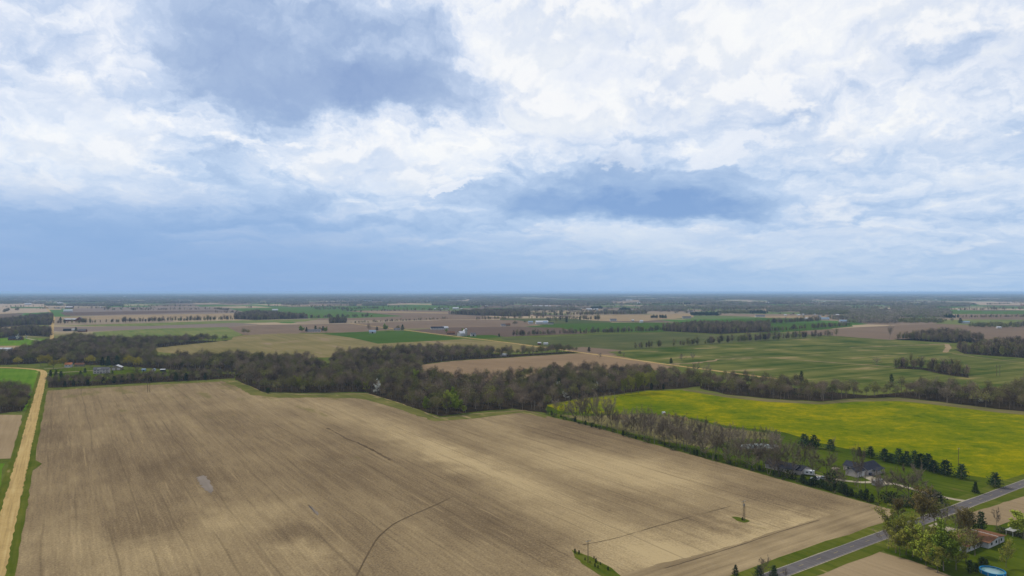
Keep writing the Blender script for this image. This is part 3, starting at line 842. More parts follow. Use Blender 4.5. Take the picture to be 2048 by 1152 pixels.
def shrub(seed, h=2.2, w=2.4, n=260, size=.3, twiggy=.5):
    r = random.Random(seed); T, C = MB(), MB()
    for k in range(7):
        a = r.uniform(0, 2 * pi); e = Vector((cos(a) * w * .35, sin(a) * w * .35, h * r.uniform(.5, .9)))
        T.tube([Vector((0, 0, -.1)), e * .5 + Vector((0, 0, .2)), e], [.05, .03, .012], 3, 0, cap=False)
    for i in range(n):
        a, u = r.uniform(0, 2 * pi), r.random()
        z = h * (.08 + .9 * r.random())
        R = w * .5 * sqrt(max(0, 1 - ((z / h - .45) / .62) ** 2)) * (u ** .4) * (1 + .25 * sin(3 * a + seed))
        p = Vector((cos(a) * R, sin(a) * R, z))
        if r.random() < twiggy: sliver(C, p * .75, (p - Vector((0, 0, h * .2))).normalized(), h * .35, .06, r, 0)
        else: leafq(C, p, size * r.uniform(.6, 1.4), r, 1)
    return T, C

def domed(seed, h=17.0, wide=.30, low=.24, n=520, ln=1.5, tw=.10, leaves=0, leaf=.4, lobes=5):
    """a wood tree: limbs reach out to a lumpy dome of twigs (and buds)"""
    r = random.Random(seed); T, C = MB(), MB()
    d = Vector((r.uniform(-.05, .05), r.uniform(-.05, .05), 1)); rb = h * .0125
    T.tube([Vector((0, 0, -.3)), d * h * .3, d * h * .62], [rb * 1.3, rb, rb * .45], 5, 0, cap=False)
    L = []
    for k in range(lobes):
        a = 2 * pi * (k + r.random() * .7) / lobes
        L.append((Vector((cos(a) * h * wide * .55, sin(a) * h * wide * .55, h * r.uniform(.50, .70))), h * wide * r.uniform(.52, .74), h * r.uniform(.17, .25)))
    L.append((Vector((r.uniform(-.05, .05) * h, r.uniform(-.05, .05) * h, h * .76)), h * wide * .62, h * .23))
    for c, R, Z in L:
        q = d * h * r.uniform(.3, .5)
        T.tube([q, q.lerp(c, .5) + Vector((0, 0, -.3)), c], [rb * .5, rb * .3, .04], 3, 0, cap=False)
        for k in range(3):
            e = c + Vector((r.gauss(0, 1), r.gauss(0, 1), r.gauss(.5, .7))).normalized() * R * .8
            T.tube([c, e], [.06, .02], 3, 0, cap=False)
        for k in range(n // len(L)):
            v = Vector((r.gauss(0, 1), r.gauss(0, 1), r.gauss(.25, 1))).normalized()
            u = r.random() ** .38
            p = c + Vector((v.x * R, v.y * R, v.z * Z)) * u
            if p.z < h * low * .6: continue
            dd = (v + Vector((r.uniform(-.9, .9), r.uniform(-.9, .9), r.uniform(-.5, .9)))).normalized()
            sliver(C, p - dd * ln * .6, dd, ln * r.uniform(.6, 1.3), tw * r.uniform(.6, 1.5), r, 0)
            for _ in range(leaves): leafq(C, p + dd * r.uniform(-.5, .6), leaf * r.uniform(.6, 1.4), r, 1)
    return T, C

PROTO = {}
def proto(key, make, mats, seeds, **kw):
    L = []
    for s in seeds:
        T, C = make(s, **kw)
        out = []
        for mb, nm, mm in ((T, 'trunk', M['bark']), (C, 'crown', mats)):
            me = bpy.data.meshes.new(nm)
            me.from_pydata([tuple(v) for v in mb.v], [], mb.f)
            for q in (mm if isinstance(mm, list) else [mm]): me.materials.append(q)
            if isinstance(mm, list): me.polygons.foreach_set('material_index', mb.m)
            me.update(); out.append(me)
        L.append(out)
    PROTO[key] = L

proto('bare', deciduous, [M['twig'], M['bud']], [1, 2, 3, 4, 5], h=18, form='round', twigs=28, tw=.08, limbs=10, sub=5)
proto('bare_tall', deciduous, [M['twig'], M['bud']], [11, 12, 13, 14], h=20, form='vase', twigs=26, tw=.08, limbs=8, sub=5, trunks=2)
proto('bare_spread', deciduous, [M['twig'], M['bud']], [21, 22, 23], h=17, form='spread', twigs=28, tw=.08, limbs=11, sub=5)
proto('wood', domed, [M['twig_wood'], M['olive']], [31, 32, 33, 34, 35, 36], h=17, wide=.33, n=820, tw=.15, low=.34)
proto('wood_tall', domed, [M['twig_wood'], M['olive']], [41, 42, 43], h=19, wide=.26, lobes=4, n=680, tw=.15, low=.34)
proto('budding', deciduous, [M['twig'], M['bud']], [51, 52, 53, 54], h=15, form='round', twigs=16, tw=.07, limbs=10, sub=5, leaves=4, leaf=.36)
proto('golden', domed, [M['twig'], M['gold']], [55, 56, 57], h=14, wide=.38, n=420, tw=.08, leaves=4, leaf=.5)
proto('leafing', deciduous, [M['twig'], M['leaf']], [61, 62, 63], h=13, form='round', twigs=16, tw=.07, limbs=10, sub=5, leaves=6, leaf=.46)
proto('olive', domed, [M['twig_wood'], M['olive']], [71, 72, 73], h=15, wide=.35, n=560, tw=.13, leaves=1, leaf=.55)
proto('rust', deciduous, [M['twig'], M['rust']], [81, 82], h=14, form='tall', twigs=18, tw=.07, limbs=11, sub=5, leaves=3, leaf=.34)
proto('blossom', deciduous, [M['twig'], M['bloom']], [91, 92], h=9, form='round', twigs=10, tw=.07, limbs=8, sub=4, leaves=3, leaf=.34, lod=1)
proto('pine', conifer, M['pine'], [101, 102, 103, 104], h=9, form='pine')
proto('spruce', conifer, M['cedar'], [111, 112], h=9, form='spruce')
proto('cedar', conifer, M['cedar'], [121, 122, 123], h=5, form='cedar', dens=1.2)
proto('scrub', shrub, [M['twig_wood'], M['dark_leaf']], [131, 132, 133], h=2.6, w=3.0)
proto('reed', shrub, [M['reed'], M['reed']], [141, 142], h=2.0, w=1.7, n=200, twiggy=.8)
BASE_H = dict(bare=18, bare_tall=20, bare_spread=17, wood=17, wood_tall=19, budding=15, golden=14, leafing=13, olive=15, rust=14, blossom=9, pine=9, spruce=9, cedar=5, scrub=2.6, reed=2.0)

def plant(name, key, loc, h, label, cat='tree', group=None, wide=1.0, var=None, rz=None):
    L = PROTO[key]; T, C = L[RNG.randrange(len(L)) if var is None else var % len(L)]
    o = empty(name, (loc.x, loc.y, 0), RNG.uniform(0, 6.28) if rz is None else rz)
    s = h / BASE_H[key]; o.scale = (s * wide, s * wide, s)
    link(bpy.data.objects.new('trunk' if h > 4 else 'stem', T), o)
    link(bpy.data.objects.new('crown' if h > 4 else 'foliage', C), o)
    return tag(o, label, cat, group)

# prototypes for the woods that read as one mass (used only through geometry nodes)
def merged(key, T, C, mats):
    mb = MB(); mb.v, mb.f, mb.m = list(T.v), list(T.f), [0] * len(T.f)
    n = len(mb.v); mb.v += C.v; mb.f += [tuple(n + i for i in f) for f in C.f]; mb.m += [1 + q for q in C.m]
    me = bpy.data.meshes.new(key); me.from_pydata([tuple(v) for v in mb.v], [], mb.f)
    for q in mats: me.materials.append(q)
    me.polygons.foreach_set('material_index', mb.m); me.update()
    return me
def wood_set(name, meshes):
    c = bpy.data.collections.new(name)
    for i, me in enumerate(meshes): c.objects.link(bpy.data.objects.new('%s %02d' % (name, i), me))
    return c
def from_proto(key, i):
    T, C = PROTO[key][i]; me = bpy.data.meshes.new('stand ' + key)
    bm = bmesh.new(); bm.from_mesh(T)
    for f in bm.faces: f.material_index = 0
    k = len(bm.faces); bm.from_mesh(C); bm.faces.ensure_lookup_table()
    for f in bm.faces[k:]: f.material_index += 1
    bm.to_mesh(me); bm.free()
    for q in [M['bark']] + list(C.materials): me.materials.append(q)
    return me
def clump(seed, n, area, h, mats, size, per):
    """far trees a few pixels across: trunk, and crown bits thick enough to read as haze"""
    r = random.Random(seed); mb = MB()
    for i in range(n):
        o = Vector((r.uniform(-area, area), r.uniform(-area, area), 0)) if n > 1 else Vector((0, 0, 0))
        hh = h * r.uniform(.75, 1.15); w = hh * r.uniform(.24, .34)
        if n < 4: mb.tube([o, o + Vector((0, 0, hh * .6))], [.25, .1], 3, 0, cap=False)
        for k in range(per):
            a, z = r.uniform(0, 2 * pi), hh * (.22 + .78 * r.random())
            R = w * sqrt(max(.02, 1 - ((z / hh - .62) / .44) ** 2)) * r.random() ** .4
            p = o + Vector((cos(a) * R, sin(a) * R, z))
            if k % 2: sliver(mb, o + Vector((0, 0, z * .7)), (p - o - Vector((0, 0, z * .6))).normalized(), R + hh * .22, size * .8, r, 1)
            else: leafq(mb, p, size * 1.6 * r.uniform(.6, 1.3), r, 1)
    me = bpy.data.meshes.new('far clump'); me.from_pydata([tuple(v) for v in mb.v], [], mb.f)
    for q in mats: me.materials.append(q)
    me.polygons.foreach_set('material_index', mb.m); me.update()
    return me
SETS = {
    'near': wood_set('near wood', [from_proto('wood', i) for i in range(6)] + [from_proto('wood_tall', i) for i in range(3)] + [from_proto('olive', i) for i in range(3)] + [from_proto('scrub', i) for i in range(3)]),
    'mid': wood_set('mid wood', [clump(s, 1, 0, 17, [M['bark'], M['twig_wood']], .55, 170) for s in range(6)] + [clump(20 + s, 1, 0, 14, [M['bark'], M['olive']], .6, 170) for s in range(2)]),
    'far': wood_set('far wood', [clump(40 + s, 5, 14, 16, [M['bark'], M['far_wood']], 1.3, 46) for s in range(5)]),
    'fargreen': wood_set('far green wood', [clump(50 + s, 4, 13, 13, [M['bark'], M['far_green']], 1.3, 46) for s in range(3)]),
    'farpine': wood_set('far pines', [clump(60 + s, 5, 12, 14, [M['bark'], M['far_pine']], 1.4, 60) for s in range(3)]),
    'vast': wood_set('vast wood', [clump(70 + s, 16, 45, 17, [M['bark'], M['far_wood']], 3.5, 20) for s in range(4)]),
}
def scatter_tree(coll):
    ng = bpy.data.node_groups.new('stand of trees', 'GeometryNodeTree')
    ng.interface.new_socket('Geometry', in_out='INPUT', socket_type='NodeSocketGeometry')
    ng.interface.new_socket('Geometry', in_out='OUTPUT', socket_type='NodeSocketGeometry')
    N = ng.nodes.new
    gi, go, iop, ci = N('NodeGroupInput'), N('NodeGroupOutput'), N('GeometryNodeInstanceOnPoints'), N('GeometryNodeCollectionInfo')
    ci.inputs['Collection'].default_value = coll
    ci.inputs['Separate Children'].default_value = True; ci.inputs['Reset Children'].default_value = True
    def attr(nm, t):
        a = N('GeometryNodeInputNamedAttribute'); a.data_type = t; a.inputs['Name'].default_value = nm
        return a.outputs['Attribute']
    ng.links.new(gi.outputs[0], iop.inputs['Points']); ng.links.new(ci.outputs[0], iop.inputs['Instance'])
    iop.inputs['Pick Instance'].default_value = True
    ng.links.new(attr('idx', 'INT'), iop.inputs['Instance Index'])
    ng.links.new(attr('rot', 'FLOAT_VECTOR'), iop.inputs['Rotation'])
    ng.links.new(attr('scl', 'FLOAT_VECTOR'), iop.inputs['Scale'])
    ng.links.new(iop.outputs[0], go.inputs[0])
    return ng
NGS = {k: scatter_tree(c) for k, c in SETS.items()}
def stand(name, pts, setname, label, weights=None, smin=.75, smax=1.2, cat='wood'):
    """one wood as one mass; pts are ground points"""
    if not pts: return None
    me = bpy.data.meshes.new(name)
    me.from_pydata([(p.x, p.y, 0.0) for p in pts], [], [])
    n = len(pts); k = len(SETS[setname].objects)
    ids = RNG.choices(range(k), weights or [1] * k, k=n)
    a = me.attributes.new('idx', 'INT', 'POINT'); a.data.foreach_set('value', ids)
    a = me.attributes.new('rot', 'FLOAT_VECTOR', 'POINT'); a.data.foreach_set('vector', [v for _ in range(n) for v in (0, 0, RNG.uniform(0, 6.283))])
    sc = []
    for _ in range(n):
        s = RNG.uniform(smin, smax); w = s * RNG.uniform(.9, 1.15); sc += [w, w, s]
    a = me.attributes.new('scl', 'FLOAT_VECTOR', 'POINT'); a.data.foreach_set('vector', sc)
    o = link(bpy.data.objects.new(name, me))
    md = o.modifiers.new('stand', 'NODES'); md.node_group = NGS[setname]
    return tag(o, label, cat, None, 'stuff')

def inside(x, y, poly):
    c = False; j = len(poly) - 1
    for i in range(len(poly)):
        xi, yi, xj, yj = *poly[i], *poly[j]
        if (yi > y) != (yj > y) and x < (xj - xi) * (y - yi) / (yj - yi) + xi: c = not c
        j = i
    return c
def fill(poly, spacing, seed=0, jitter=.48):
    """uneven grid of ground points inside a ground polygon"""
    r = random.Random(seed)
    P = [(p.x, p.y) for p in poly]
    x0, x1 = min(p[0] for p in P), max(p[0] for p in P); y0, y1 = min(p[1] for p in P), max(p[1] for p in P)
    out = []; y = y0
    while y < y1:
        x = x0
        while x < x1:
            q = (x + r.uniform(-1, 1) * spacing * jitter, y + r.uniform(-1, 1) * spacing * jitter)
            if inside(*q, P): out.append(Vector((q[0], q[1], 0)))
            x += spacing
        y += spacing
    return out
def t_(x, y, h=17.0):
    """ground pixel below a tree top seen at (x, y)"""
    return (x, HZ + (y - HZ) / (1 - h / H))
def ordinal(n):
    if n < 4: return ('first', 'second', 'third')[n - 1]
    return '%d%s' % (n, 'th' if 10 < n % 100 < 14 else {1: 'st', 2: 'nd', 3: 'rd'}.get(n % 10, 'th'))
def lab_of(lab, k, seen):
    t = lab[k] if isinstance(lab, dict) else lab
    seen[t] = seen.get(t, 0) + 1
    return '%s, %s from the left' % (t, ordinal(seen[t]))
# ------------------------------------------------------------------ woods
def wood(name, px, spacing, setname, label, weights=None, floor=True, singles=0, smin=.75, smax=1.2, single_label=None, single_group=None, keys=None):
    poly = [G(*p) for p in px]
    if floor: sheet('wood_floor', px, M['leaf_litter'], .02, step=8 if px[0][1] > 700 else 40, amp=1.5)
    pts = fill(poly, spacing, seed=len(px) * 13 + int(px[0][0]))
    pts.sort(key=lambda p: p.y)
    if singles:
        keys = keys or [('wood', 6), ('wood_tall', 3), ('olive', 3)]
        pick, rest = pts[:singles], pts[singles:]
        pick.sort(key=lambda p: p.x / p.y); seen = {}
        for p in pick:
            k = RNG.choices([a for a, _ in keys], [b for _, b in keys])[0]
            hh = BASE_H[k] * RNG.uniform(smin, smax)
            plant('bare_tree' if k.startswith('wood') else 'budding_tree', k, p, hh, lab_of(single_label, k, seen), 'tree', single_group, RNG.uniform(.9, 1.15))
        pts = rest
    stand(name, pts, setname, label, weights, smin * .85, smax * 1.04)

NEARW = [6, 6, 6, 6, 6, 6, 5, 5, 5, 7, 7, 7, 2, 2, 2]
creek = [(470, 758), (490, 770), (531, 785), (613, 786), (731, 784), (746, 791), (794, 804), (824, 815), (879, 833), (950, 824), (1024, 817), (1092, 826),
         (1094, 809), (1150, 798), (1225, 790), (1293, 780), (1364, 777), (1400, 772), t_(1401, 733), t_(1301, 725), t_(1225, 723), t_(1175, 719), t_(1092, 724), t_(1024, 734), t_(890, 736),
         (842, 752), (842, 729), (905, 721), (1024, 714), (1160, 705), (1150, 702.6), (1100, 705.4), (1024, 709), (952, 706), t_(864, 684), t_(738, 688), t_(676, 695), t_(655, 715), t_(613, 702), t_(572, 702), t_(512, 700), t_(470, 699)]
wood('creek_wood', creek, 8.6, 'near', 'broad grey-brown wood along the creek behind the stubble field', NEARW, singles=190, smin=.52, smax=1.12,
     single_label={'wood': 'bare grey-brown tree on the front edge of the creek wood', 'wood_tall': 'tall narrow bare tree on the front edge of the creek wood', 'olive': 'olive-tinged budding tree on the front edge of the creek wood'},
     single_group='trees on the front edge of the creek wood')
east = [(1400, 777), (1452, 789), (1536, 797), (1644, 803), (1712, 796), (1800, 795), (1856, 801), (1939, 811), (2002, 819), (2150, 834),
        t_(2150, 752), t_(2048, 752), t_(1939, 758), t_(1850, 750), t_(1737, 759), t_(1611, 749), t_(1536, 741), t_(1402, 736)]
wood('creek_wood', east, 8.8, 'near', 'strip of thin bare wood above the yellow flowering field', NEARW, singles=80, smin=.6, smax=1.1,
     single_label={'wood': 'bare tree on the wood edge above the yellow field', 'wood_tall': 'slender bare tree on the wood edge above the yellow field', 'olive': 'budding tree on the wood edge above the yellow field'},
     single_group='trees on the wood edge above the yellow field')
west = [(-120, 731), (0, 730), (60, 728), (90, 726), (130, 727), (150, 729), (240, 732), (345, 740), (470, 744), (474, 757), t_(500, 700), t_(470, 699), t_(400, 701), t_(310, 703), (307, 696), (440, 682), (459, 680), t_(452, 667), t_(400, 666), t_(327, 669),
        t_(226, 670), t_(151, 664), t_(112, 672), (107, 689), (101, 693), (93, 693), (62, 699), (33, 714), (-120, 726)]
wood('farm_wood', west, 9.0, 'near', 'brown and olive wood behind the left-hand farmhouses', [5, 5, 5, 5, 5, 5, 3, 3, 3, 9, 9, 9, 2, 2, 2])
plantation = [(95, 776), (250, 768), (468, 757), (468, 748), (400, 746), (340, 752), (200, 762), (94, 764)]
wood('shelter_belt', plantation, 5.5, 'near', 'low dark shelter belt between the stubble field and farmhouses', [4, 4, 4, 4, 4, 4, 3, 3, 3, 4, 4, 4, 5, 5, 5], smin=.4, smax=.68)
leftw = [(-120, 826), (0, 827), (44, 822), (56, 806), (62, 792), (40, 782), (0, 778), (-120, 778)]
wood('roadside_wood', leftw, 6.5, 'near', 'dark thicket left of the gravel road', [5] * 9 + [3] * 3 + [3] * 3, singles=24, smin=.55, smax=.85,
     single_label='dark bare tree in the roadside thicket front', single_group='trees at the front of the roadside thicket')
MIDW = [3, 3, 3, 3, 3, 3, 1.3, 1.3]
MID = [
    ([(-120, 658), (0, 655), (60, 650), (103, 650), t_(106, 625), t_(60, 628), t_(0, 637), t_(-120, 640)], 'brown wood left of the far gravel road', 10),
    ([(-120, 676), (0, 676), (52, 671), (102, 674), (101, 663), (60, 661), (0, 668), (-120, 668)], 'wood around the dark-roofed house on the far left', 9),
    ([(1326, 662.6), (1437, 668), (1540, 664), t_(1540, 641), t_(1401, 641), t_(1326, 646)], 'dark square wood beside the green wheat field', 10),
    ([(1788, 677.6), (1850, 683), (1906, 686), (1966, 677.6), t_(1964, 672), t_(1939, 659), t_(1888, 655), t_(1795, 665)], 'dark rounded wood beyond the striped green field', 9),
    ([(1906, 697), (1929, 708), (2048, 716), (2200, 730), t_(2200, 672), t_(2048, 673), t_(2000, 675), t_(1939, 685)], 'dark wood at the right edge of the striped field', 9),
    ([(468, 638.6), (512, 640), (618, 637), t_(612, 627), t_(560, 623), t_(512, 619), t_(470, 625)], 'oblong wood in the middle of the distant fields', 10),
    ([(897, 628.6), (960, 631), (1024, 633), (1060, 632), t_(1060, 617), t_(952, 617), t_(897, 622)], 'far wood above the white farmstead', 11),
    ([(658, 646.6), (693, 645.6), (693, 642), (660, 642)], 'small copse in the tilled field', 9),
    ([(1788, 737), (1843, 739), (1880, 748), (1938, 756), (1938, 749), (1860, 737), (1800, 731)], 'dark spinney in the striped green field', 8),
]
for px, lab, sp in MID: wood('distant_wood', px, sp, 'mid', lab, MIDW)
# hedgerows: single lines of trees
def row(a, b, n, setname, label, s0=.5, s1=.95, depth=6.0, name='tree_row'):
    A, B = G(*a), G(*b); pts = []
    s0, s1 = min(1.15, s0 * 1.35), min(1.25, s1 * 1.3)
    for i in range(int(n * 1.9)):
        t = RNG.random()
        p = A.lerp(B, t) + Vector((RNG.uniform(-3, 3), RNG.uniform(-1, 1) * depth, 0)); pts.append(p)
    stand(name, pts, setname, label, None, s0, s1)
row((108, 648), (468, 640), 90, 'mid', 'long row of bare trees beyond the red barn')
row((1271, 698), (1322, 694), 9, 'mid', 'short dark tree line at the left of the green fields', .4, .7)
row((1346, 693), (1672, 672), 62, 'mid', 'tree line between the two striped green fields', .5, .95)
row((1024, 672), (1326, 662.5), 80, 'mid', 'hedgerow below the green wheat field', .4, .8)
row((1530, 665), (1700, 652), 46, 'mid', 'hedgerow along the right-hand wheat field', .4, .8)
row((702, 647), (900, 638), 46, 'mid', 'low hedge across the tilled field', .25, .5)
row((620, 637), (745, 634), 34, 'mid', 'thin tree line under the far green field', .5, .9)
row((940, 640), (1090, 637), 22, 'mid', 'scattered tree line below the far wood', .4, .8)
row((1090, 641), (1200, 640), 30, 'mid', 'row of slim trees at the pale field', .6, 1.0)
row((1000, 634), (1290, 628), 110, 'mid', 'long belt of bare trees above the white barn', .7, 1.1, 40)
row((1536, 648), (1640, 643), 46, 'mid', 'bushy tree line between wheat fields', .6, 1.0)
row((256, 613.5), (390, 613), 26, 'mid', 'thin far tree line on the left', .4, .8, 20)
row((544, 614), (705, 612), 60, 'mid', 'far low hedge above the wheat', .4, .7, 20)
row((1915, 636), (2150, 633), 60, 'mid', 'far hedge on the right', .4, .7, 20)
row((1910, 621), (2150, 618), 40, 'mid', 'farther hedge on the right', .5, .9, 40)
# far woods: (x0, x1, base row, top row, set)
FAR = [(-60, 50, 605.5, 600.5, 'far'), (68, 90, 608.5, 603, 'far'), (132, 246, 613, 606, 'far'), (195, 254, 600.8, 595, 'far'), (90, 125, 612, 606, 'fargreen'), (172, 208, 603.5, 599, 'far'),
       (288, 342, 607, 600, 'far'), (378, 440, 600.4, 594.6, 'far'), (432, 466, 605, 598.6, 'far'), (472, 520, 604, 594.6, 'far'), (533, 568, 603.5, 598, 'far'), (564, 616, 609.5, 601, 'far'),
       (612, 655, 599, 595.5, 'far'), (660, 700, 602, 597.5, 'farpine'), (712, 780, 598.4, 594.2, 'far'), (720, 746, 602.6, 599, 'farpine'), (725, 772, 612.4, 605, 'far'),
       (768, 850, 605, 595, 'far'), (864, 960, 611.4, 602, 'far'), (935, 1030, 607, 599, 'far'), (1020, 1160, 622, 613, 'far'), (1065, 1226, 610.4, 600, 'far'), (1024, 1066, 606, 600.5, 'far'),
       (1190, 1290, 629, 619.5, 'far'), (1280, 1441, 604, 599, 'far'), (1303, 1383, 609, 606, 'farpine'), (1395, 1432, 610, 606.5, 'farpine'), (1280, 1372, 623, 610.5, 'far'), (1370, 1536, 618, 610.5, 'far'),
       (1383, 1438, 632, 623, 'farpine'), (1500, 1532, 628, 620, 'farpine'), (1440, 1500, 628, 619, 'fargreen'), (1300, 1345, 637, 629, 'farpine'), (1536, 1622, 605, 596, 'far'), (1645, 1750, 609, 603, 'far'),
       (1536, 1700, 624, 611, 'far'), (1600, 1760, 630, 615, 'fargreen'), (1660, 1720, 640, 630, 'far'), (1700, 1792, 648, 622, 'far'), (1700, 1760, 640, 616, 'far'), (1780, 1872, 618, 610, 'far'), (1865, 1938, 614, 605, 'far'),
       (1780, 1900, 636, 616, 'far'), (1790, 1892, 647, 634, 'fargreen'), (1890, 1916, 637, 628, 'farpine'), (1944, 2046, 656, 642, 'fargreen'), (2030, 2150, 654, 642, 'far'), (1990, 2090, 604, 598, 'far'),
       (700, 712, 613, 606, 'far'), (1180, 1205, 618, 612, 'farpine'), (1240, 1260, 626, 615, 'farpine')]
for i, (x0, x1, yb, yt, st) in enumerate(FAR):
    hgt = 15.0
    yt2 = HZ + (yt - HZ) / (1 - hgt / H)
    yt2 = min(yt2, yb - .5)
    mid = (x0 + x1) / 2; w = (x1 - x0) / 2
    px = [(x0, yb), (x1, yb), (x1 - w * .1, yt2), (x0 + w * .12, yt2)]
    D = FPX * H / (yb - HZ)
    sp = 24 if D < 4200 else 28
    pts = fill([G(*p) for p in px], sp, i)
    side_ = 'left' if mid < 680 else 'right' if mid > 1360 else 'middle'
    kind_ = {'far': 'blue-grey wood', 'farpine': 'dark evergreen stand', 'fargreen': 'pale green wood'}[st]
    stand('distant_wood', pts, st, 'distant %s near the %s of the horizon plain' % (kind_, side_), None, .8, 1.15)
# the wooded plain up to the horizon
r = random.Random(5); cells = {0: [], 1: [], 2: []}
for k in range(1500):
    y = 5200 + 30000 * r.random() ** 1.25
    x = r.uniform(-.85, .85) * y
    if y < 8000 and r.random() < .75: continue
    c = Vector((x, y, 0)); e, n = r.uniform(120, 420) * (1 + y / 16000), r.uniform(80, 260) * (1 + y / 14000)
    st = 105 if y < 14000 else 150
    ce, cn = int(e / st) + 1, int(n / st) + 1
    for a in range(ce):
        for b in range(cn):
            cells[0 if x < -.3 * y else 1 if x < .3 * y else 2].append(c + EN(a * st + r.uniform(-30, 30), b * st + r.uniform(-30, 30)))
for k, where in enumerate(('left', 'middle', 'right')):
    stand('horizon_wood', cells[k], 'vast', 'hazy blue woods along the %s of the horizon' % where, None, .85, 1.25)

r = random.Random(11); hp = {0: [], 1: [], 2: []}
for k in range(110):
    y = r.uniform(3600, 7000); x = r.uniform(-.8, .8) * y
    along = E_DIR if r.random() < .6 else N_DIR
    L = r.uniform(80, 520)
    for q in range(int(L / r.uniform(6, 16))):
        p = Vector((x, y, 0)) + along * r.uniform(-L / 2, L / 2) + Vector((r.uniform(-5, 5), r.uniform(-5, 5), 0))
        hp[0 if x < -.3 * y else 1 if x < .3 * y else 2].append(p)
for k, where in enumerate(('left', 'middle', 'right')):
    stand('far_hedges', hp[k], 'mid', 'broken lines of hedge trees across the %s of the far plain' % where, None, .5, 1.1)

for k, (px, lab) in enumerate([([(1280, 612), (1540, 611), (1900, 612), (1900, 640), (1700, 644), (1560, 630), (1280, 626)], 'loose grey-brown trees among the far houses on the right'),
                               ([(1000, 612), (1290, 614), (1290, 628), (1000, 634)], 'loose grey-brown trees in the far middle of the plain'),
                               ([(-60, 598), (520, 598), (520, 604), (-60, 606)], 'loose trees on the far left of the plain')]):
    pts = fill([G(*p) for p in px], 62, 90 + k, .9)
    stand('scattered_trees', [p for p in pts if RNG.random() < .40], 'far', lab, None, .55, .95)
# ------------------------------------------------------------------ buildings
ANG_E = atan2(E_DIR.y, E_DIR.x); ANG_N = atan2(N_DIR.y, N_DIR.x)
M['siding_grey'] = lapped('lilac grey siding', alb(206, 196, 190), .22)
M['siding_white'] = lapped('white siding', alb(206, 204, 200), .22)
M['siding_tan'] = lapped('tan steel siding', alb(158, 146, 124), .4, 'x')
M['siding_red'] = lapped('barn red boards', alb(118, 44, 44), .3, 'x', vary=.12)
M['brick'] = plain('brown brick', alb(120, 84, 66), vary=.2, scale=2)
M['roof_dark'] = lapped('charcoal shingles', alb(66, 68, 78), .3, 'y', vary=.15)
M['roof_brown'] = lapped('brown shingles', alb(132, 96, 72), .3, 'y', vary=.16)
M['roof_grey'] = lapped('grey shingles', alb(118, 116, 118), .3, 'y', vary=.1)
M['roof_white'] = lapped('pale steel roof', alb(214, 216, 220), .5, 'x', rough=.45)
M['roof_blue'] = lapped('blue-grey steel roof', alb(150, 170, 190), .5, 'x', rough=.45)
M['roof_rust'] = lapped('orange tin roof', alb(196, 128, 84), .5, 'x')
M['trim'] = plain('white trim', alb(214, 212, 208), vary=.05)
M['glass'] = plain('window glass', (.03, .035, .045), rough=.08, spec=.6)
M['dark'] = plain('dark opening', (.02, .02, .02), rough=.9)
M['timber'] = plain('weathered timber', alb(110, 96, 78), vary=.25, scale=2)
M['concrete'] = plain('concrete', alb(170, 166, 156), vary=.12)
M['rubber'] = plain('rubber', (.02, .02, .02), rough=.8)
M['chrome'] = plain('chrome', (.5, .5, .5), rough=.25, metal=1.0)

def gable(parent, x0, x1, y0, y1, hw, hr, wall, roof, ridge='x', over=.45, names=('wall', 'roof')):
    """one block under a pitched roof, ridge along local x or y"""
    w = MB()
    if ridge == 'x':
        ym = (y0 + y1) / 2
        w.prism([(y0, 0), (y1, 0), (y1, hw), (ym, hw + hr), (y0, hw)], x0, x1, 'x')
    else:
        xm = (x0 + x1) / 2
        w.prism([(x0, 0), (x1, 0), (x1, hw), (xm, hw + hr), (x0, hw)], y0, y1, 'y')
    wo = w.build(names[0], wall, parent)
    r = MB()
    a0, a1 = (y0, y1) if ridge == 'x' else (x0, x1)
    am = (a0 + a1) / 2; s = hr / (am - a0); t = .16
    prof = [(a0 - over, hw - over * s + .03), (am, hw + hr + .03), (a1 + over, hw - over * s + .03), (a1 + over, hw - over * s + .03 + t), (am, hw + hr + .03 + t), (a0 - over, hw - over * s + .03 + t)]
    if ridge == 'x': r.prism(prof, x0 - over, x1 + over, 'x')
    else: r.prism(prof, y0 - over, y1 + over, 'y')
    ro = r.build(names[1], roof, parent)
    return wo, ro
def window(parent, face, a, z, w, h, at):
    """face 'x-' etc: wall plane at coordinate `at`, centre a along it"""
    f, g = MB(), MB(); sgn = -1 if face[1] == '-' else 1
    p0, p1 = sorted((at - .02 * sgn, at + .06 * sgn)); q0, q1 = sorted((at + .06 * sgn, at + .075 * sgn))
    if face[0] == 'x':
        f.box(p0, p1, a - w / 2 - .12, a + w / 2 + .12, z - h / 2 - .12, z + h / 2 + .12); g.box(q0, q1, a - w / 2, a + w / 2, z - h / 2, z + h / 2)
    else:
        f.box(a - w / 2 - .12, a + w / 2 + .12, p0, p1, z - h / 2 - .12, z + h / 2 + .12); g.box(a - w / 2, a + w / 2, q0, q1, z - h / 2, z + h / 2)
    fo = f.build('window', M['trim'], parent); g.build('pane', M['glass'], fo)
def panel(parent, name, mat, face, a, z0, z1, w, at):
    f = MB(); sgn = -1 if face[1] == '-' else 1
    p0, p1 = sorted((at - .02 * sgn, at + .05 * sgn))
    if face[0] == 'x': f.box(p0, p1, a - w / 2, a + w / 2, z0, z1)
    else: f.box(a - w / 2, a + w / 2, p0, p1, z0, z1)
    return f.build(name, mat, parent)

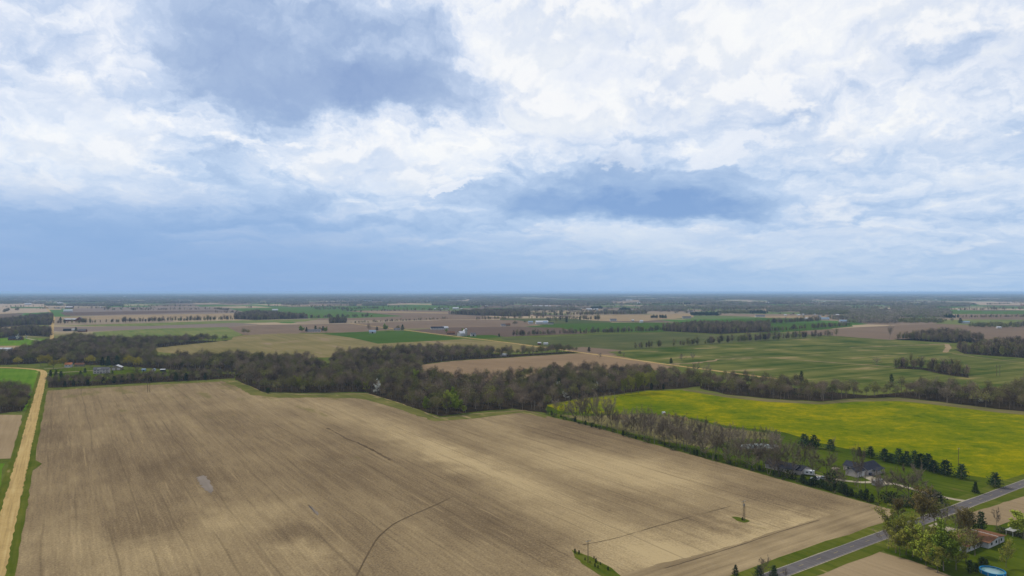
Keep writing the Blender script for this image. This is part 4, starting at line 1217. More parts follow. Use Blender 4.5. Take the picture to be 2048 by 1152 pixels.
# house with the grey siding and dark roof in the yard (local x = east along the road, y = north)
O = G(1691, 950)
hs = empty('house', O, ANG_E)
gable(hs, 0, 9.5, -7.2, 0, 3.0, 2.0, M['siding_grey'], M['roof_dark'], 'x', names=('garage_wall', 'garage_roof'))
gable(hs, 9.6, 24.5, -8.2, 1.4, 3.3, 2.9, M['siding_grey'], M['roof_dark'], 'x')
gable(hs, 10.5, 18.0, 1.5, 7.5, 3.2, 2.1, M['siding_grey'], M['roof_dark'], 'y', names=('wing_wall', 'wing_roof'))
p = MB(); p.box(14.5, 24.5, -10.4, -8.25, 0, .35); p.build('porch_floor', M['concrete'], hs)
p = MB(); p.prism([(-10.8, 2.75), (-8.0, 3.35), (-8.0, 3.5), (-10.8, 2.9)], 14.2, 24.8, 'x'); p.build('porch_roof', M['roof_dark'], hs)
for x in (14.8, 17.3, 19.8, 22.2, 24.2):
    p = MB(); p.box(x - .09, x + .09, -10.3, -10.12, .35, 2.78); p.build('porch_post', M['trim'], hs)
for (y0, y1, z) in ((-7.65, -7.55, 2.83), (.45, .55, 2.83)):
    p = MB(); p.box(-.5, 9.9, y0, y1, z - .05, z + .16); p.build('gutter', M['trim'], hs)
p = MB(); p.box(9.2, 25.0, -8.78, -8.68, 2.95, 3.14); p.build('gutter', M['trim'], hs)
panel(hs, 'garage_door', M['trim'], 'y-', 4.7, .05, 2.4, 5.0, -7.2)
window(hs, 'y-', 17.0, 1.9, 1.4, 1.3, -8.2); window(hs, 'y-', 22.0, 1.9, 1.8, 1.3, -8.2)
panel(hs, 'door', M['dark'], 'y-', 19.6, .4, 2.45, 1.0, -8.2)
window(hs, 'x-', 4.5, 1.9, 1.2, 1.2, 10.5)
p = MB(); p.box(13, 13.6, -2.4, -1.8, 5.4, 6.8); p.build('chimney', M['concrete'], hs)
tag(hs, 'grey-sided house with charcoal gable roofs and porch beside the curved driveway', 'house')

h2 = empty('house', G(1567, 940), ANG_N)
gable(h2, -10, 10, -4.5, 4.5, 2.8, 2.4, M['siding_grey'], M['roof_dark'], 'x')
gable(h2, -13.5, -9.8, -8.5, 2.5, 2.8, 2.0, M['siding_grey'], M['roof_dark'], 'x', names=('garage_wall', 'garage_roof'))
panel(h2, 'garage_door', M['trim'], 'x-', -3.0, .05, 2.3, 5.0, -13.5)
for a in (-6, 0, 6): window(h2, 'y+', a, 1.7, 1.3, 1.2, 4.5)
tag(h2, 'long low house with charcoal roof half hidden behind the bare hedgerow trees', 'house')

h3 = empty('house', G(1977, 1098), ANG_E)
gable(h3, 0, 15.5, 0, 9.0, 2.7, 1.1, M['siding_white'], M['roof_brown'], 'y', .7)
gable(h3, -13.5, -.1, 3.0, 12.5, 2.9, 1.7, M['siding_white'], M['roof_brown'], 'x', .6, names=('wing_wall', 'wing_roof'))
p = MB(); p.box(7.6, 7.9, -.7, 9.7, 3.98, 4.06); p.build('ridge_cap', M['trim'], h3)
for a in (3, 7.5, 12.5): window(h3, 'y-', a, 1.6, 1.5, 1.2, 0)
for a in (-10.5, -6.5, -2.8): window(h3, 'y-', a, 1.6, 1.3, 1.2, 3.0)
window(h3, 'x+', 4.5, 1.6, 1.4, 1.2, 15.5)
panel(h3, 'door', M['timber'], 'y-', 10.2, .1, 2.15, .95, 0)
p = MB(); p.box(2.0, 2.8, 5.5, 6.2, 3.0, 4.6); p.build('chimney', M['brick'], h3)
tag(h3, 'brown-roofed ranch house among the trees by the blue pool', 'house')
# white slatted arbour at its side
ar = empty('arbour', G(2019, 1072), ANG_E)
for x in (0, 6.5):
    for y in (-1.3, 1.3):
        p = MB(); p.box(x - .07, x + .07, y - .07, y + .07, 0, 2.2); p.build('post', M['trim'], ar)
for y in (-1.3, 1.3):
    p = MB(); p.box(-.3, 6.8, y - .06, y + .06, 2.21, 2.38); p.build('beam', M['trim'], ar)
sl = None
for k in range(9):
    if sl is None:
        p = MB(); p.box(-.22, .22, -1.7, 1.7, 0, .08); sl = p.build('slat', M['trim'], ar); s = sl
    else: s = sl.copy(); COL.objects.link(s); s.parent = ar
    s.location = (.1 + k * .8, 0, 2.385)
tag(ar, 'white slatted arbour at the right end of the brown-roofed house', 'arbour')

# round blue pool
def pool_at(c, R):
    o = empty('pool', c)
    def ring(r0, r1, z0, z1, nm, mat, par):
        m = MB(); n = 28
        for i in range(n):
            a, b = 2 * pi * i / n, 2 * pi * (i + 1) / n
            q = lambda r_, t, z: (cos(t) * r_, sin(t) * r_, z)
            m.quad(q(r1, a, z0), q(r1, b, z0), q(r1, b, z1), q(r1, a, z1)); m.quad(q(r0, a, z1), q(r1, a, z1), q(r1, b, z1), q(r0, b, z1))
            m.quad(q(r0, b, z0), q(r0, a, z0), q(r0, a, z1), q(r0, b, z1))
        return m.build(nm, mat, par, fix=True)
    blue = plain('pool blue', alb(32, 136, 190), vary=.12, rough=.4)
    ring(R - .12, R, 0, 1.25, 'wall', blue, o); ring(R - .34, R + .1, 1.26, 1.36, 'rim', blue, o)
    pw, nt, b = new_mat('pool water'); b.inputs['Base Color'].default_value = (*alb(120, 165, 165), 1); b.inputs['Roughness'].default_value = .08; b.inputs['Specular IOR Level'].default_value = .5
    m = MB(); m.poly([(cos(2 * pi * i / 28) * (R - .13), sin(2 * pi * i / 28) * (R - .13), .95) for i in range(28)]); m.build('water', pw, o, fix=False)
    n0 = None
    for k in range(10):
        if n0 is None: m = MB(); m.box(-.08, .08, -.06, .06, 0, 1.24); n0 = m.build('upright', M['trim'], o); u = n0
        else: u = n0.copy(); COL.objects.link(u); u.parent = o
        a = 2 * pi * k / 10; u.location = (cos(a) * (R + .07), sin(a) * (R + .07), 0); u.rotation_euler = (0, 0, a + pi / 2)
    return tag(o, 'round blue above-ground swimming pool on the lawn by the brown-roofed house', 'pool')
pool_at(G(1985, 1147), 4.3)

# farmyard on the left
h4 = empty('house', G(202, 747), ANG_E * .55)
gable(h4, -9.3, 9.3, 0, 8, 5.4, 2.6, M['siding_grey'], M['roof_grey'], 'x')
for a in (-7, -3.5, 3.5, 7):
    window(h4, 'y-', a, 1.7, 1.3, 1.4, 0)
    window(h4, 'y-', a, 4.3, 1.3, 1.3, 0)
p = MB(); p.box(-4.2, -.6, -.9, .4, 5.6, 7.0); p.build('dormer', M['siding_white'], h4)
panel(h4, 'door', M['dark'], 'y-', 0, .1, 2.2, 1.2, 0)
tag(h4, 'grey two-storey farmhouse behind the shelter belt', 'house')
h5 = empty('barn', G(232, 740.6), ANG_E * .35 + .12)
gable(h5, -6.5, 6.5, 0, 13, 3.8, 3.0, M['siding_tan'], M['roof_white'], 'y')
panel(h5, 'barn_door', M['siding_grey'], 'y-', -3.0, .05, 3.2, 3.6, 0); panel(h5, 'barn_door', M['siding_grey'], 'y-', 3.0, .05, 3.2, 3.6, 0)
tag(h5, 'tan gable barn with pale steel roof beside the grey farmhouse', 'barn')

def simple(name, px, py, L, W, hw, hr, ang, wall, roof, label, cat, ridge='x', win=0, door=False, extra=None):
    o = empty(name, G(px, py), ang)
    gable(o, -L / 2, L / 2, 0, W, hw, hr, M[wall], M[roof], ridge, .35)
    for k in range(win): window(o, 'y-', -L / 2 + L * (k + .5) / win, hw * .55, 1.2, 1.3, 0)
    if door: panel(o, 'barn_door', M['dark'], 'y-', 0, .05, hw * .8, min(4, L * .3), 0)
    return tag(o, label, cat)
simple('house', 136, 734.5, 9, 7, 4, 2.4, .3, 'siding_white', 'roof_rust', 'white house with orange roof behind yellow-green trees', 'house', win=2)
simple('house', 158, 733, 12, 7, 2.8, 2.2, .3, 'siding_tan', 'roof_brown', 'small tan house with brown roof left of the grey farmhouse', 'house', win=2)
simple('shed', 287, 742.6, 4.6, 4, 2.3, 1.3, .25, 'roof_blue', 'roof_blue', 'blue-grey garden shed, leftmost of the sheds right of the barn', 'shed', door=True)
simple('shed', 307, 742.4, 4.2, 4, 2.3, 1.4, .25, 'siding_white', 'roof_blue', 'white garden shed between the blue shed and the open lean-to', 'shed', 'y', door=True)
simple('shed', 325, 743, 6, 4, 2.5, .8, .2, 'dark', 'roof_white', 'open dark-fronted lean-to under pale roof by the wood', 'shed')
simple('house', 29, 680.4, 26, 13, 3.5, 4.4, .25, 'brick', 'roof_dark', 'large dark-roofed brick house on the lawn far left', 'house', win=4)
gh = simple('greenhouse', 0, 703, 34, 10, 4.5, 2.0, .15, 'siding_white', 'roof_white', 'long white shed at the left edge of the picture', 'shed', win=6)
simple('barn', 139, 642.4, 40, 14, 6, 4, .2, 'siding_red', 'roof_white', 'long red barn with pale roof at the far gravel road', 'barn', win=5)
simple('barn', 158, 641.6, 20, 16, 6, 8, .2, 'siding_red', 'roof_grey', 'tall red gambrel-shaped barn right of the long red barn', 'barn', 'y', door=True)
simple('house', 163, 664, 20, 12, 4, 4, .2, 'brick', 'roof_grey', 'grey-roofed house at the corner of the pasture far left', 'house', win=3)
simple('shed', 133, 662, 18, 8, 4, 2.4, .2, 'dark', 'roof_dark', 'black shed on the lane far left', 'shed')
simple('shed', 146, 661.4, 7, 6, 3.5, 2, .2, 'siding_white', 'roof_white', 'tiny white shed between black shed and grey-roofed house', 'shed')
# middle farmsteads
simple('house', 627, 664, 36, 12, 3.5, 3.5, .15, 'siding_grey', 'roof_grey', 'long grey ranch house among conifers in the middle fields', 'house', win=5)
simple('barn', 745, 666.6, 18, 12, 4.5, 3.5, .2, 'siding_white', 'roof_blue', 'white barn with blue-grey roof at the green wheat field', 'barn', door=True)
simple('house', 794, 660.8, 18, 10, 3.2, 3.0, .1, 'siding_grey', 'roof_grey', 'grey house under the round trees right of the blue-roofed barn', 'house', win=3)
simple('house', 875, 659, 38, 12, 4.2, 4.0, .25, 'siding_white', 'roof_dark', 'long white farmhouse with dark roof in the brown field', 'house', win=5)
simple('garage', 891, 658.2, 17, 12, 4.0, 4.0, .25, 'siding_white', 'roof_white', 'white garage at the right of the long white farmhouse', 'garage')
simple('house', 902, 669, 20, 12, 4, 4, .2, 'brick', 'roof_brown', 'brown brick house left of the white barn and silo', 'house', win=3)
wb = simple('barn', 921, 671.6, 18, 16, 7, 5, ANG_N + pi / 2, 'siding_white', 'roof_white', 'white dairy barn with silo beside the gravel road', 'barn', door=True)
simple('barn', 930, 671.6, 12, 12, 9, 6, .3, 'siding_white', 'roof_white', 'tall white hay barn between dairy barn and silo', 'barn', 'y')
so = empty('silo', G(932.5, 672.4)); m = MB(); m.tube([(0, 0, 0), (0, 0, 17)], [2.8, 2.8], 14, cap=True); m.build('silo_wall', M['concrete'], so)
m = MB(); m.tube([(0, 0, 17), (0, 0, 18.6), (0, 0, 19.6)], [2.95, 2.4, .8], 14); m.build('silo_dome', M['roof_white'], so)
tag(so, 'tall concrete silo with pale dome at the white dairy barn', 'silo')
simple('shed', 947, 672.4, 13, 9, 5, 3.4, .3, 'siding_white', 'roof_grey', 'small white shed right of the silo', 'shed', door=True)
simple('house', 1007, 652.8, 14, 10, 4, 4, .2, 'siding_grey', 'roof_grey', 'small grey house left of the tan house by the trees', 'house', win=2)
simple('house', 1016, 652.2, 15, 10, 4.5, 4, .2, 'siding_tan', 'roof_brown', 'tan house by trees above the dark brown field', 'house', win=2)
simple('barn', 1084.5, 648.4, 42, 18, 7, 5, .12, 'siding_white', 'roof_white', 'big white barn at the left end of the wheat field', 'barn', win=6)
simple('barn', 1091, 648.5, 14, 14, 6, 4.4, .12, 'siding_white', 'roof_blue', 'white lean-to in front of the big white barn', 'barn')
simple('house', 1061.5, 647.8, 16, 11, 6.5, 3.4, .12, 'siding_white', 'roof_blue', 'white two-storey house left of the big white barn', 'house', win=3)
simple('shed', 1102, 649, 18, 9, 4, 2.6, .12, 'siding_grey', 'roof_dark', 'dark low shed right of the big white barn', 'shed')
simple('house', 1227, 642, 24, 11, 4.5, 4, .1, 'siding_white', 'roof_grey', 'white house at the right end of the row of slim trees', 'house', win=3)
simple('shed', 1283.5, 645.4, 11, 9, 5, 4, .1, 'siding_white', 'roof_white', 'small white round-topped shed in the wheat field', 'shed')
simple('house', 1266, 643, 9, 8, 4, 3, .1, 'siding_tan', 'roof_white', 'tiny pale house among dark conifers above the wheat', 'house')
simple('house', 1374, 637, 36, 12, 4.5, 4.5, .05, 'siding_grey', 'roof_grey', 'grey house right of the round trees in the far middle', 'house', win=3)
simple('house', 1521, 634, 40, 14, 4.5, 4.5, .05, 'siding_white', 'roof_grey', 'long white house at the pale field right of the conifers', 'house', win=4)
simple('house', 1690, 645.4, 34, 14, 5, 5, -.1, 'siding_grey', 'roof_blue', 'blue-roofed house behind the right-hand wheat field', 'house', win=3)
simple('house', 1650, 640, 34, 14, 5, 5, -.1, 'siding_white', 'roof_blue', 'white house above the right-hand wheat field', 'house', win=3)
simple('house', 1616, 640, 22, 12, 5, 4, -.1, 'siding_white', 'roof_white', 'small white house left of the white house above the wheat', 'house', win=2)
simple('barn', 1932.5, 647.2, 26, 12, 5.5, 3, -.2, 'siding_white', 'roof_blue', 'white barn with blue roof in the far green pasture', 'barn', win=2)
simple('house', 1811, 623, 26, 14, 9, 6, -.1, 'siding_white', 'roof_white', 'bright white house standing in the far right woods', 'house')
simple('shed', 1999, 657, 12, 8, 4, 2, -.1, 'siding_white', 'roof_white', 'white shed in front of the spring trees on the far right', 'shed')
simple('shed', 1079, 689.4, 7, 5, 3.4, 1.8, .1, 'siding_red', 'roof_white', 'red shed with white roof behind the creek wood', 'shed')
simple('shed', 1092, 689.6, 9, 5, 3.0, 1.6, .1, 'siding_white', 'roof_white', 'white shed behind the creek wood', 'shed')
simple('shed', 1008, 712.4, 10, 5, 3.0, 1.2, .1, 'siding_white', 'roof_white', 'white hut between trunks at the edge of the pale tilled field', 'shed')
simple('hut', 1328, 828.5, 2.2, 2, 1.6, .5, .3, 'siding_white', 'roof_white', 'tiny white hut at the edge of the yellow field', 'hut')

# far plain: pale barns and houses a few pixels long
FARB = [(56, 609.6, 12, 'w'), (93, 597.2, 8, 'w'), (119, 608, 12, 'w'), (137, 617, 15, 'r'), (136, 624, 17, 'w'), (116, 617.5, 8, 'g'), (202, 615.2, 4, 'w'), (249, 594, 6, 'w'), (313, 599, 7, 'w'), (325, 597.6, 6, 'w'),
        (380, 602, 6, 'w'), (419, 602, 5, 'w'), (528, 597.2, 4, 'w'), (540, 597.2, 4, 'w'), (548, 597.2, 5, 'w'), (531, 601.4, 5, 'o'), (570, 597.6, 6, 'w'), (597, 599, 10, 'o'), (605, 597.6, 3, 'w'), (550, 622, 12, 'w'),
        (730, 603.2, 8, 'b'), (740, 603, 8, 'b'), (772, 621.6, 7, 'g'), (779, 621.4, 5, 'g'), (800, 593.8, 5, 'w'), (815, 595, 5, 'w'), (835, 595.4, 5, 'w'), (843, 604.8, 8, 'w'), (852, 604.2, 8, 'w'), (921, 600, 7, 'o'), (930, 598.6, 6, 'w'),
        (893, 618.8, 9, 'g'), (911, 618.8, 13, 'w'), (870, 618, 5, 'w'), (884, 618.6, 5, 'w'), (923, 618.8, 4, 'w'), (973, 613, 7, 'w'), (1005, 612, 5, 'r'), (1016, 591.8, 3, 'w'), (1039, 615, 6, 'r'), (1052, 616, 9, 'w'), (1067, 612.2, 4, 'w'), (1073, 612.4, 3, 'w'),
        (1082, 613.4, 8, 'w'), (1093, 612.8, 7, 'w'), (1100, 612.8, 4, 'w'), (1114, 613.2, 4, 'w'), (1126, 617.4, 4, 'w'), (1134, 616.8, 6, 'w'), (1159, 619.6, 9, 'w'), (1179, 621, 13, 'w'), (1192, 620.4, 10, 'w'), (1095, 594.8, 4, 'o'), (1111, 594.2, 3, 'o'),
        (1242, 600.6, 6, 'w'), (1255, 601.4, 7, 'w'), (1262, 601, 6, 'w'), (1278, 607, 8, 'w'), (1262, 621.8, 8, 'b'), (1295, 588.8, 3, 'w'), (1415, 610, 4, 'w'), (1450, 599, 5, 'w'), (1498, 612.4, 5, 'w'), (1518, 597.6, 16, 'w'), (1534, 607, 8, 'w'),
        (1380, 625.4, 12, 'g'), (1540, 607, 10, 'w'), (1548, 607.4, 4, 'w'), (1556, 607.2, 5, 'w'), (1563, 607.2, 6, 'w'), (1573, 607, 7, 'w'), (1587, 607.6, 12, 'p'), (1618, 604.6, 6, 'w'), (1627, 604.4, 8, 'w'), (1635, 604.8, 6, 'w'), (1650, 604.4, 5, 'w'),
        (1658, 596, 3, 'w'), (1680, 596.8, 7, 'w'), (1711, 599.4, 4, 'o'), (1717, 599.4, 4, 'w'), (1726, 600.4, 6, 'w'), (1571, 631.4, 5, 'w'), (1598, 631, 6, 'w'), (1606, 630.2, 6, 'w'), (1612, 629.8, 5, 'w'), (1630, 630, 4, 'w'), (1670, 631.2, 6, 'w'), (1676, 631, 5, 'w'),
        (1640, 634.4, 5, 'b'), (1785, 603.8, 5, 'o'), (1794, 603.4, 6, 'b'), (1803, 606.8, 4, 'w'), (1819, 607, 4, 'w'), (1835, 607, 6, 'w'), (1873, 600.2, 4, 'w'), (1889, 593.6, 5, 'w'), (1871, 593.4, 3, 'w'), (1939, 601, 6, 'w'), (1960, 600.6, 6, 'w'), (1968, 600.8, 5, 'w'),
        (2021, 604, 3, 'w'), (2045, 611.6, 7, 'o'), (1918, 621, 3, 'w'), (30, 601, 5, 'w'), (160, 600.4, 4, 'w'), (465, 596, 4, 'w'), (690, 596, 4, 'w'), (1340, 598, 5, 'w'), (1400, 601.6, 4, 'w'), (1820, 598.8, 5, 'w')]
FARB.sort()
WALLS = {'w': ('siding_white', 'roof_white', 'white'), 'r': ('siding_red', 'roof_white', 'red'), 'g': ('siding_grey', 'roof_grey', 'grey'), 'b': ('siding_white', 'roof_blue', 'pale blue'), 'o': ('siding_tan', 'roof_rust', 'orange-roofed'), 'p': ('siding_tan', 'roof_brown', 'pinkish')}
cnt = {}
for px, py, wpx, c in FARB:
    cnt[c] = cnt.get(c, 0) + 1
    D = FPX * H / (py - HZ); L = wpx * D / FPX * .9
    wl, rf, word = WALLS[c]
    L = min(L, 90); W = min(max(9, L * .5), 20); hw = max(3.6, min(8, L * .22)); hr = max(2.2, min(6, W * .26))
    o = empty('farm_building', G(px, py), RNG.choice([0.12, .3, -.1]) + atan2(-(px - 1024), FPX) * .4)
    gable(o, -L / 2, L / 2, 0, W, hw, hr, M[wl], M[rf], 'x', .3)
    tag(o, '%s farm building on the far plain, %s such from the left' % (word, ordinal(cnt[c])), 'building', 'farm buildings on the far plain')

# ------------------------------------------------------------------ poles
def utility_pole(px, py, top, label, arm=2.4, box=False, rz=ANG_E, name='utility_pole'):
    D = FPX * H / (py - HZ); h = (py - top) * D / FPX
    o = empty(name, G(px, py), rz)
    m = MB(); m.tube([(0, 0, -.2), (0, 0, h)], [.17, .12], 8); m.build('pole', M['timber'], o)
    m = MB(); m.box(-arm / 2, arm / 2, -.20, -.10, h - .55, h - .35); m.build('crossarm', M['concrete'], o)
    for x in (-arm / 2 + .1, arm / 2 - .1, .35):
        m = MB(); m.tube([(x, -.15, h - .345), (x, -.15, h - .2), (x, -.15, h - .08)], [.05, .08, .04], 6); m.build('insulator', M['trim'], o)
    if box:
        m = MB(); m.tube([(0, -.42, h - 2.6), (0, -.42, h - 1.5)], [.28, .28], 10); m.build('transformer', M['concrete'], o)
    return tag(o, label, 'pole')
utility_pole(1176, 1126, 1080, 'slim utility pole on the grass island near the bottom edge')
utility_pole(1486.5, 1041, 1001, 'utility pole with crossarm and transformer on the grass patch in the stubble', box=True)
o = empty('stub_pole', G(1489.6, 1041.6)); m = MB(); m.tube([(0, 0, -.2), (0, 0, 8.4)], [.19, .15], 8); m.build('pole', M['timber'], o)
m = MB(); m.box(-.5, .5, -.24, -.16, 6.6, 6.75); m.build('crossarm', M['timber'], o); tag(o, 'shorter bare pole standing right beside the transformer pole', 'pole')
utility_pole(1917, 932, 896, 'utility pole at the edge of the yellow field behind the pines')
utility_pole(1730.5, 977, 941, 'thin dark yard light pole in front of the grey-sided house', 1.0)
def h_frame(px, py, top, label, gap):
    D = FPX * H / (py - HZ); h = (py - top) * D / FPX
    o = empty('transmission_pole', G(px, py), .1)
    for s in (-1, 1):
        m = MB(); m.tube([(s * gap / 2, 0, -.3), (s * gap / 2, 0, h)], [.24, .17], 8); m.build('pole', M['timber'], o)
        m = MB(); m.tube([(s * gap, 0, h - 2.2), (s * gap, 0, h - 3.2)], [.07, .09], 6); m.build('insulator', M['trim'], o)
    m = MB(); m.box(-gap, gap, -.36, -.2, h - 2.2, h - 1.9); m.build('crossarm', M['timber'], o)
    return tag(o, label, 'pole')
h_frame(297.5, 785, 742, 'tall two-legged power pole in the stubble near the shelter belt', 2.2)
h_frame(1996.5, 752, 729, 'grey two-legged power pole in the striped field far right', 4.5)
h_frame(1450, 757, 740, 'two-legged power pole rising from the wood above the gravel road', 2.4)

# ------------------------------------------------------------------ vehicles
def car(loc, rz, paint, label, L=4.7, h=1.65, W=1.85, cat='car', name='car'):
    o = empty(name, loc, rz); hb = h * .55
    m = MB(); m.prism([(-L / 2, .32), (L / 2, .32), (L / 2, hb * .92), (L / 2 - .9, hb), (-L / 2 + .25, hb + .04), (-L / 2, hb * .9)], -W / 2, W / 2, 'y'); m.build('body', paint, o)
    m = MB(); m.prism([(-L * .42, hb + .045), (L * .2, hb + .01), (L * .06, h), (-L * .36, h)], -W / 2 + .12, W / 2 - .12, 'y'); cb = m.build('cabin', M['glass'], o)
    m = MB(); m.box(-L * .355, L * .055, -W / 2 + .11, W / 2 - .11, h + .004, h + .06); m.build('roof_panel', paint, o)
    for x in (-L * .31, L * .31):
        for y in (-W / 2 + .02, W / 2 - .02):
            m = MB(); m.tube([(x, y - .11, .33), (x, y + .11, .33)], [.33, .33], 14); wv = m.build('wheel', M['rubber'], o)
            m = MB(); s = 1 if y > 0 else -1; m.tube([(x, y + s * .112, .33), (x, y + s * .125, .33)], [.19, .17], 10); m.build('rim', M['chrome'], wv)
    for y in (-W / 2 + .3, W / 2 - .3):
        m = MB(); m.box(L / 2 - .01, L / 2 + .03, y - .18, y + .18, hb * .7, hb * .86); m.build('headlight', M['trim'], o)
    return tag(o, label, cat)
P_NAVY, P_WHITE, P_SILVER = plain('navy paint', (.012, .016, .05), .3, .05, spec=.5), plain('white paint', (.72, .72, .72), .35, .03, spec=.4), plain('silver paint', (.42, .44, .46), .35, .05, spec=.5)
car(G(1741, 951), ANG_N + pi, P_NAVY, 'dark blue car parked in front of the porch')
car(G(1630, 959), ANG_N + .2, P_WHITE, 'white car parked behind the cedars, left one of two')
car(G(1645, 958), ANG_N + .1, P_SILVER, 'pale silver car parked behind the cedars, right one of two')
def camper(loc, rz, label, L, W, h, mat, cabin=False):
    o = empty('motorhome' if cabin else 'camper_trailer', loc, rz)
    m = MB(); m.prism([(-L / 2, .55), (L / 2 - .5, .55), (L / 2, 1.2), (L / 2, h - .7), (L / 2 - .5, h), (-L / 2, h)], -W / 2, W / 2, 'y'); m.build('body', mat, o)
    m = MB(); m.box(-.5, .5, -.5, .5, h + .003, h + .32); m.build('roof_vent', M['trim'], o)
    m = MB(); m.box(-L / 2 + .6, -L / 2 + 1.2, -.35, .35, h + .003, h + .18); m.build('roof_hatch', M['roof_grey'], o)
    for s in (-1, 1):
        for x in (-L * .25, L * .12): window(o, 'y' + ('+' if s > 0 else '-'), x, h * .62, 1.1, .7, s * W / 2)
        for x in ((-.5, .5) if not cabin else (-L * .3, L * .33)):
            m = MB(); m.tube([(x, s * (W / 2 - .25), .36), (x, s * (W / 2 - .02), .36)], [.36, .36], 12); m.build('wheel', M['rubber'], o)
    if cabin: panel(o, 'windscreen', M['glass'], 'x+', 0, 1.3, 2.2, W * .8, L / 2)
    else:
        m = MB(); m.tube([(L / 2 - .3, 0, .5), (L / 2 + 1.1, 0, .45)], [.07, .06], 6); m.build('hitch', M['rubber'], o)
    panel(o, 'door', M['siding_grey'], 'y-', L * .33 if not cabin else -L * .05, .7, 2.4, .75, -W / 2)
    return tag(o, label, 'camper')
camper(G(1755, 970), ANG_E + .05, 'long white-roofed camper trailer beside the driveway fork', 8.6, 2.5, 3.1, plain('camper side', alb(178, 176, 174), .5, .05))
camper(G(1617, 950), ANG_N + .5, 'white motorhome parked by the low dark-roofed house', 6.4, 2.4, 3.0, P_WHITE, True)
mb_ = empty('mailbox', G(2009, 978), ANG_E); m = MB(); m.box(-.05, .05, -.05, .05, 0, 1.05); m.build('post', M['timber'], mb_)
m = MB(); m.prism([(-.15, 1.06), (.15, 1.06), (.15, 1.25), (.08, 1.34), (-.08, 1.34), (-.15, 1.25)], -.3, .3, 'x'); m.build('box', M['trim'], mb_); tag(mb_, 'small pale mailbox at the road under the last pine', 'mailbox')
fp = empty('fire_pit', G(1671, 937)); m = MB(); m.tube([(0, 0, 0), (0, 0, .35)], [1.0, .9], 12, cap=False); m.build('stone_ring', M['concrete'], fp); m = MB(); m.poly([(cos(2 * pi * i / 12) * .9, sin(2 * pi * i / 12) * .9, .1) for i in range(12)]); m.build('ash', M['dark'], fp, fix=False); tag(fp, 'round fire pit on the bare patch of lawn', 'fire pit')
sheet('bare_patch', [(1662, 936), (1668, 934.6), (1678, 936), (1680, 938), (1672, 939.4), (1664, 938.6)], M['drive'], .12, step=2, amp=.2)
# ------------------------------------------------------------------ trees and shrubs one can point at
def at_px(name, key, x, yb, yt, label, wide=1.0, group=None, cat='tree', var=None):
    h = (yb - yt) * H / (yb - HZ)
    return plant(name, key, G(x, yb), h, label, cat, group, wide, var)
def hedge_y(x): return 832 + (x - 1100) * .2702
# tall bare trees down the fence row
xs = [1114, 1126, 1139, 1153, 1166, 1178, 1188, 1203, 1213, 1225, 1236, 1247, 1256, 1268, 1279, 1288, 1298, 1309, 1318, 1329, 1340, 1352, 1361, 1372, 1381, 1390, 1402, 1413, 1425, 1437, 1449, 1460, 1472, 1481, 1493, 1503, 1514, 1526, 1537, 1549, 1561, 1573]
for i, x in enumerate(xs):
    hpx = (26 if x < 1150 else 50 + 16 * (x - 1150) / 400) * RNG.uniform(.70, 1.15)
    if i == 6: hpx = 54
    yb = hedge_y(x) - RNG.uniform(0, 7)
    key = ('bare_tall', 'bare', 'bare_tall', 'bare_spread')[i % 4]
    at_px('bare_tree', key, x, yb, yb - hpx, 'bare fence-row tree, %s from the creek wood towards the road' % ordinal(i + 1), RNG.uniform(.85, 1.15), 'bare trees in the fence row')
xs2 = [1160, 1196, 1231, 1263, 1285, 1302, 1324, 1346, 1367, 1386, 1408, 1431, 1455, 1476, 1498, 1520, 1543, 1558]
for i, x in enumerate(xs2):
    yb = hedge_y(x) - RNG.uniform(9, 16); hpx = 46 * RNG.uniform(.6, 1.1)
    at_px('bare_tree', ('bare', 'bare_spread', 'wood')[i % 3], x, yb, yb - hpx, 'bare tree just behind the fence row, %s from the creek wood' % ordinal(i + 1), RNG.uniform(.85, 1.15), 'bare trees behind the fence row')
# dark cedars and scrub at their feet
cx = [1103, 1122, 1150, 1171, 1183, 1192, 1246, 1272, 1330, 1388, 1394, 1432, 1461, 1503, 1519, 1547]
for i, x in enumerate(cx):
    yb = hedge_y(x) + RNG.uniform(-3, 1)
    at_px('cedar_bush', 'cedar', x, yb, yb - RNG.uniform(6, 13), 'small dark cedar under the fence-row trees, %s from the creek wood' % ordinal(i + 1), 1.3, 'cedars under the fence row', 'bush')
cx2 = [1605, 1612, 1621, 1629, 1637, 1645, 1652, 1661, 1669, 1677, 1684, 1692, 1703, 1712, 1722, 1733, 1744]
for i, x in enumerate(cx2):
    yb = hedge_y(x) + RNG.uniform(-5, 1)
    at_px('cedar_bush', 'cedar', x, yb, yb - RNG.uniform(9, 24), 'dark cedar in the thick row along the stubble field, %s from its left end' % ordinal(i + 1), RNG.uniform(1.2, 1.9), 'cedars in the thick row', 'bush')
for i, (x, yb, yt) in enumerate([(1560, 951, 937), (1575, 956, 938), (1587, 958, 945), (1660, 968, 946), (1668, 972, 944), (1771, 1006, 984), (1787, 1006, 984), (1797, 1012, 996), (1811, 1012, 990), (1826, 1016, 1000), (1841, 1012, 986), (1858, 1014, 990), (1862, 1002, 978), (1872, 1004, 982), (1880, 1012, 992)]):
    at_px('scrub_bush', 'scrub', x, yb, yt, 'mixed dark scrub bush along the drive end of the fence row, %s from the left' % ordinal(i + 1), 1.2, 'scrub bushes at the drive', 'bush')
for i, x in enumerate(range(1096, 1800, 17)):
    yb = hedge_y(x) + RNG.uniform(-4, 1)
    at_px('scrub_bush', 'scrub', x + RNG.uniform(-6, 6), yb, yb - RNG.uniform(4, 9), 'low twiggy bush in the fence-row bottom, %s from the creek wood' % ordinal(i + 1), 1.5, 'low bushes in the fence row', 'bush')
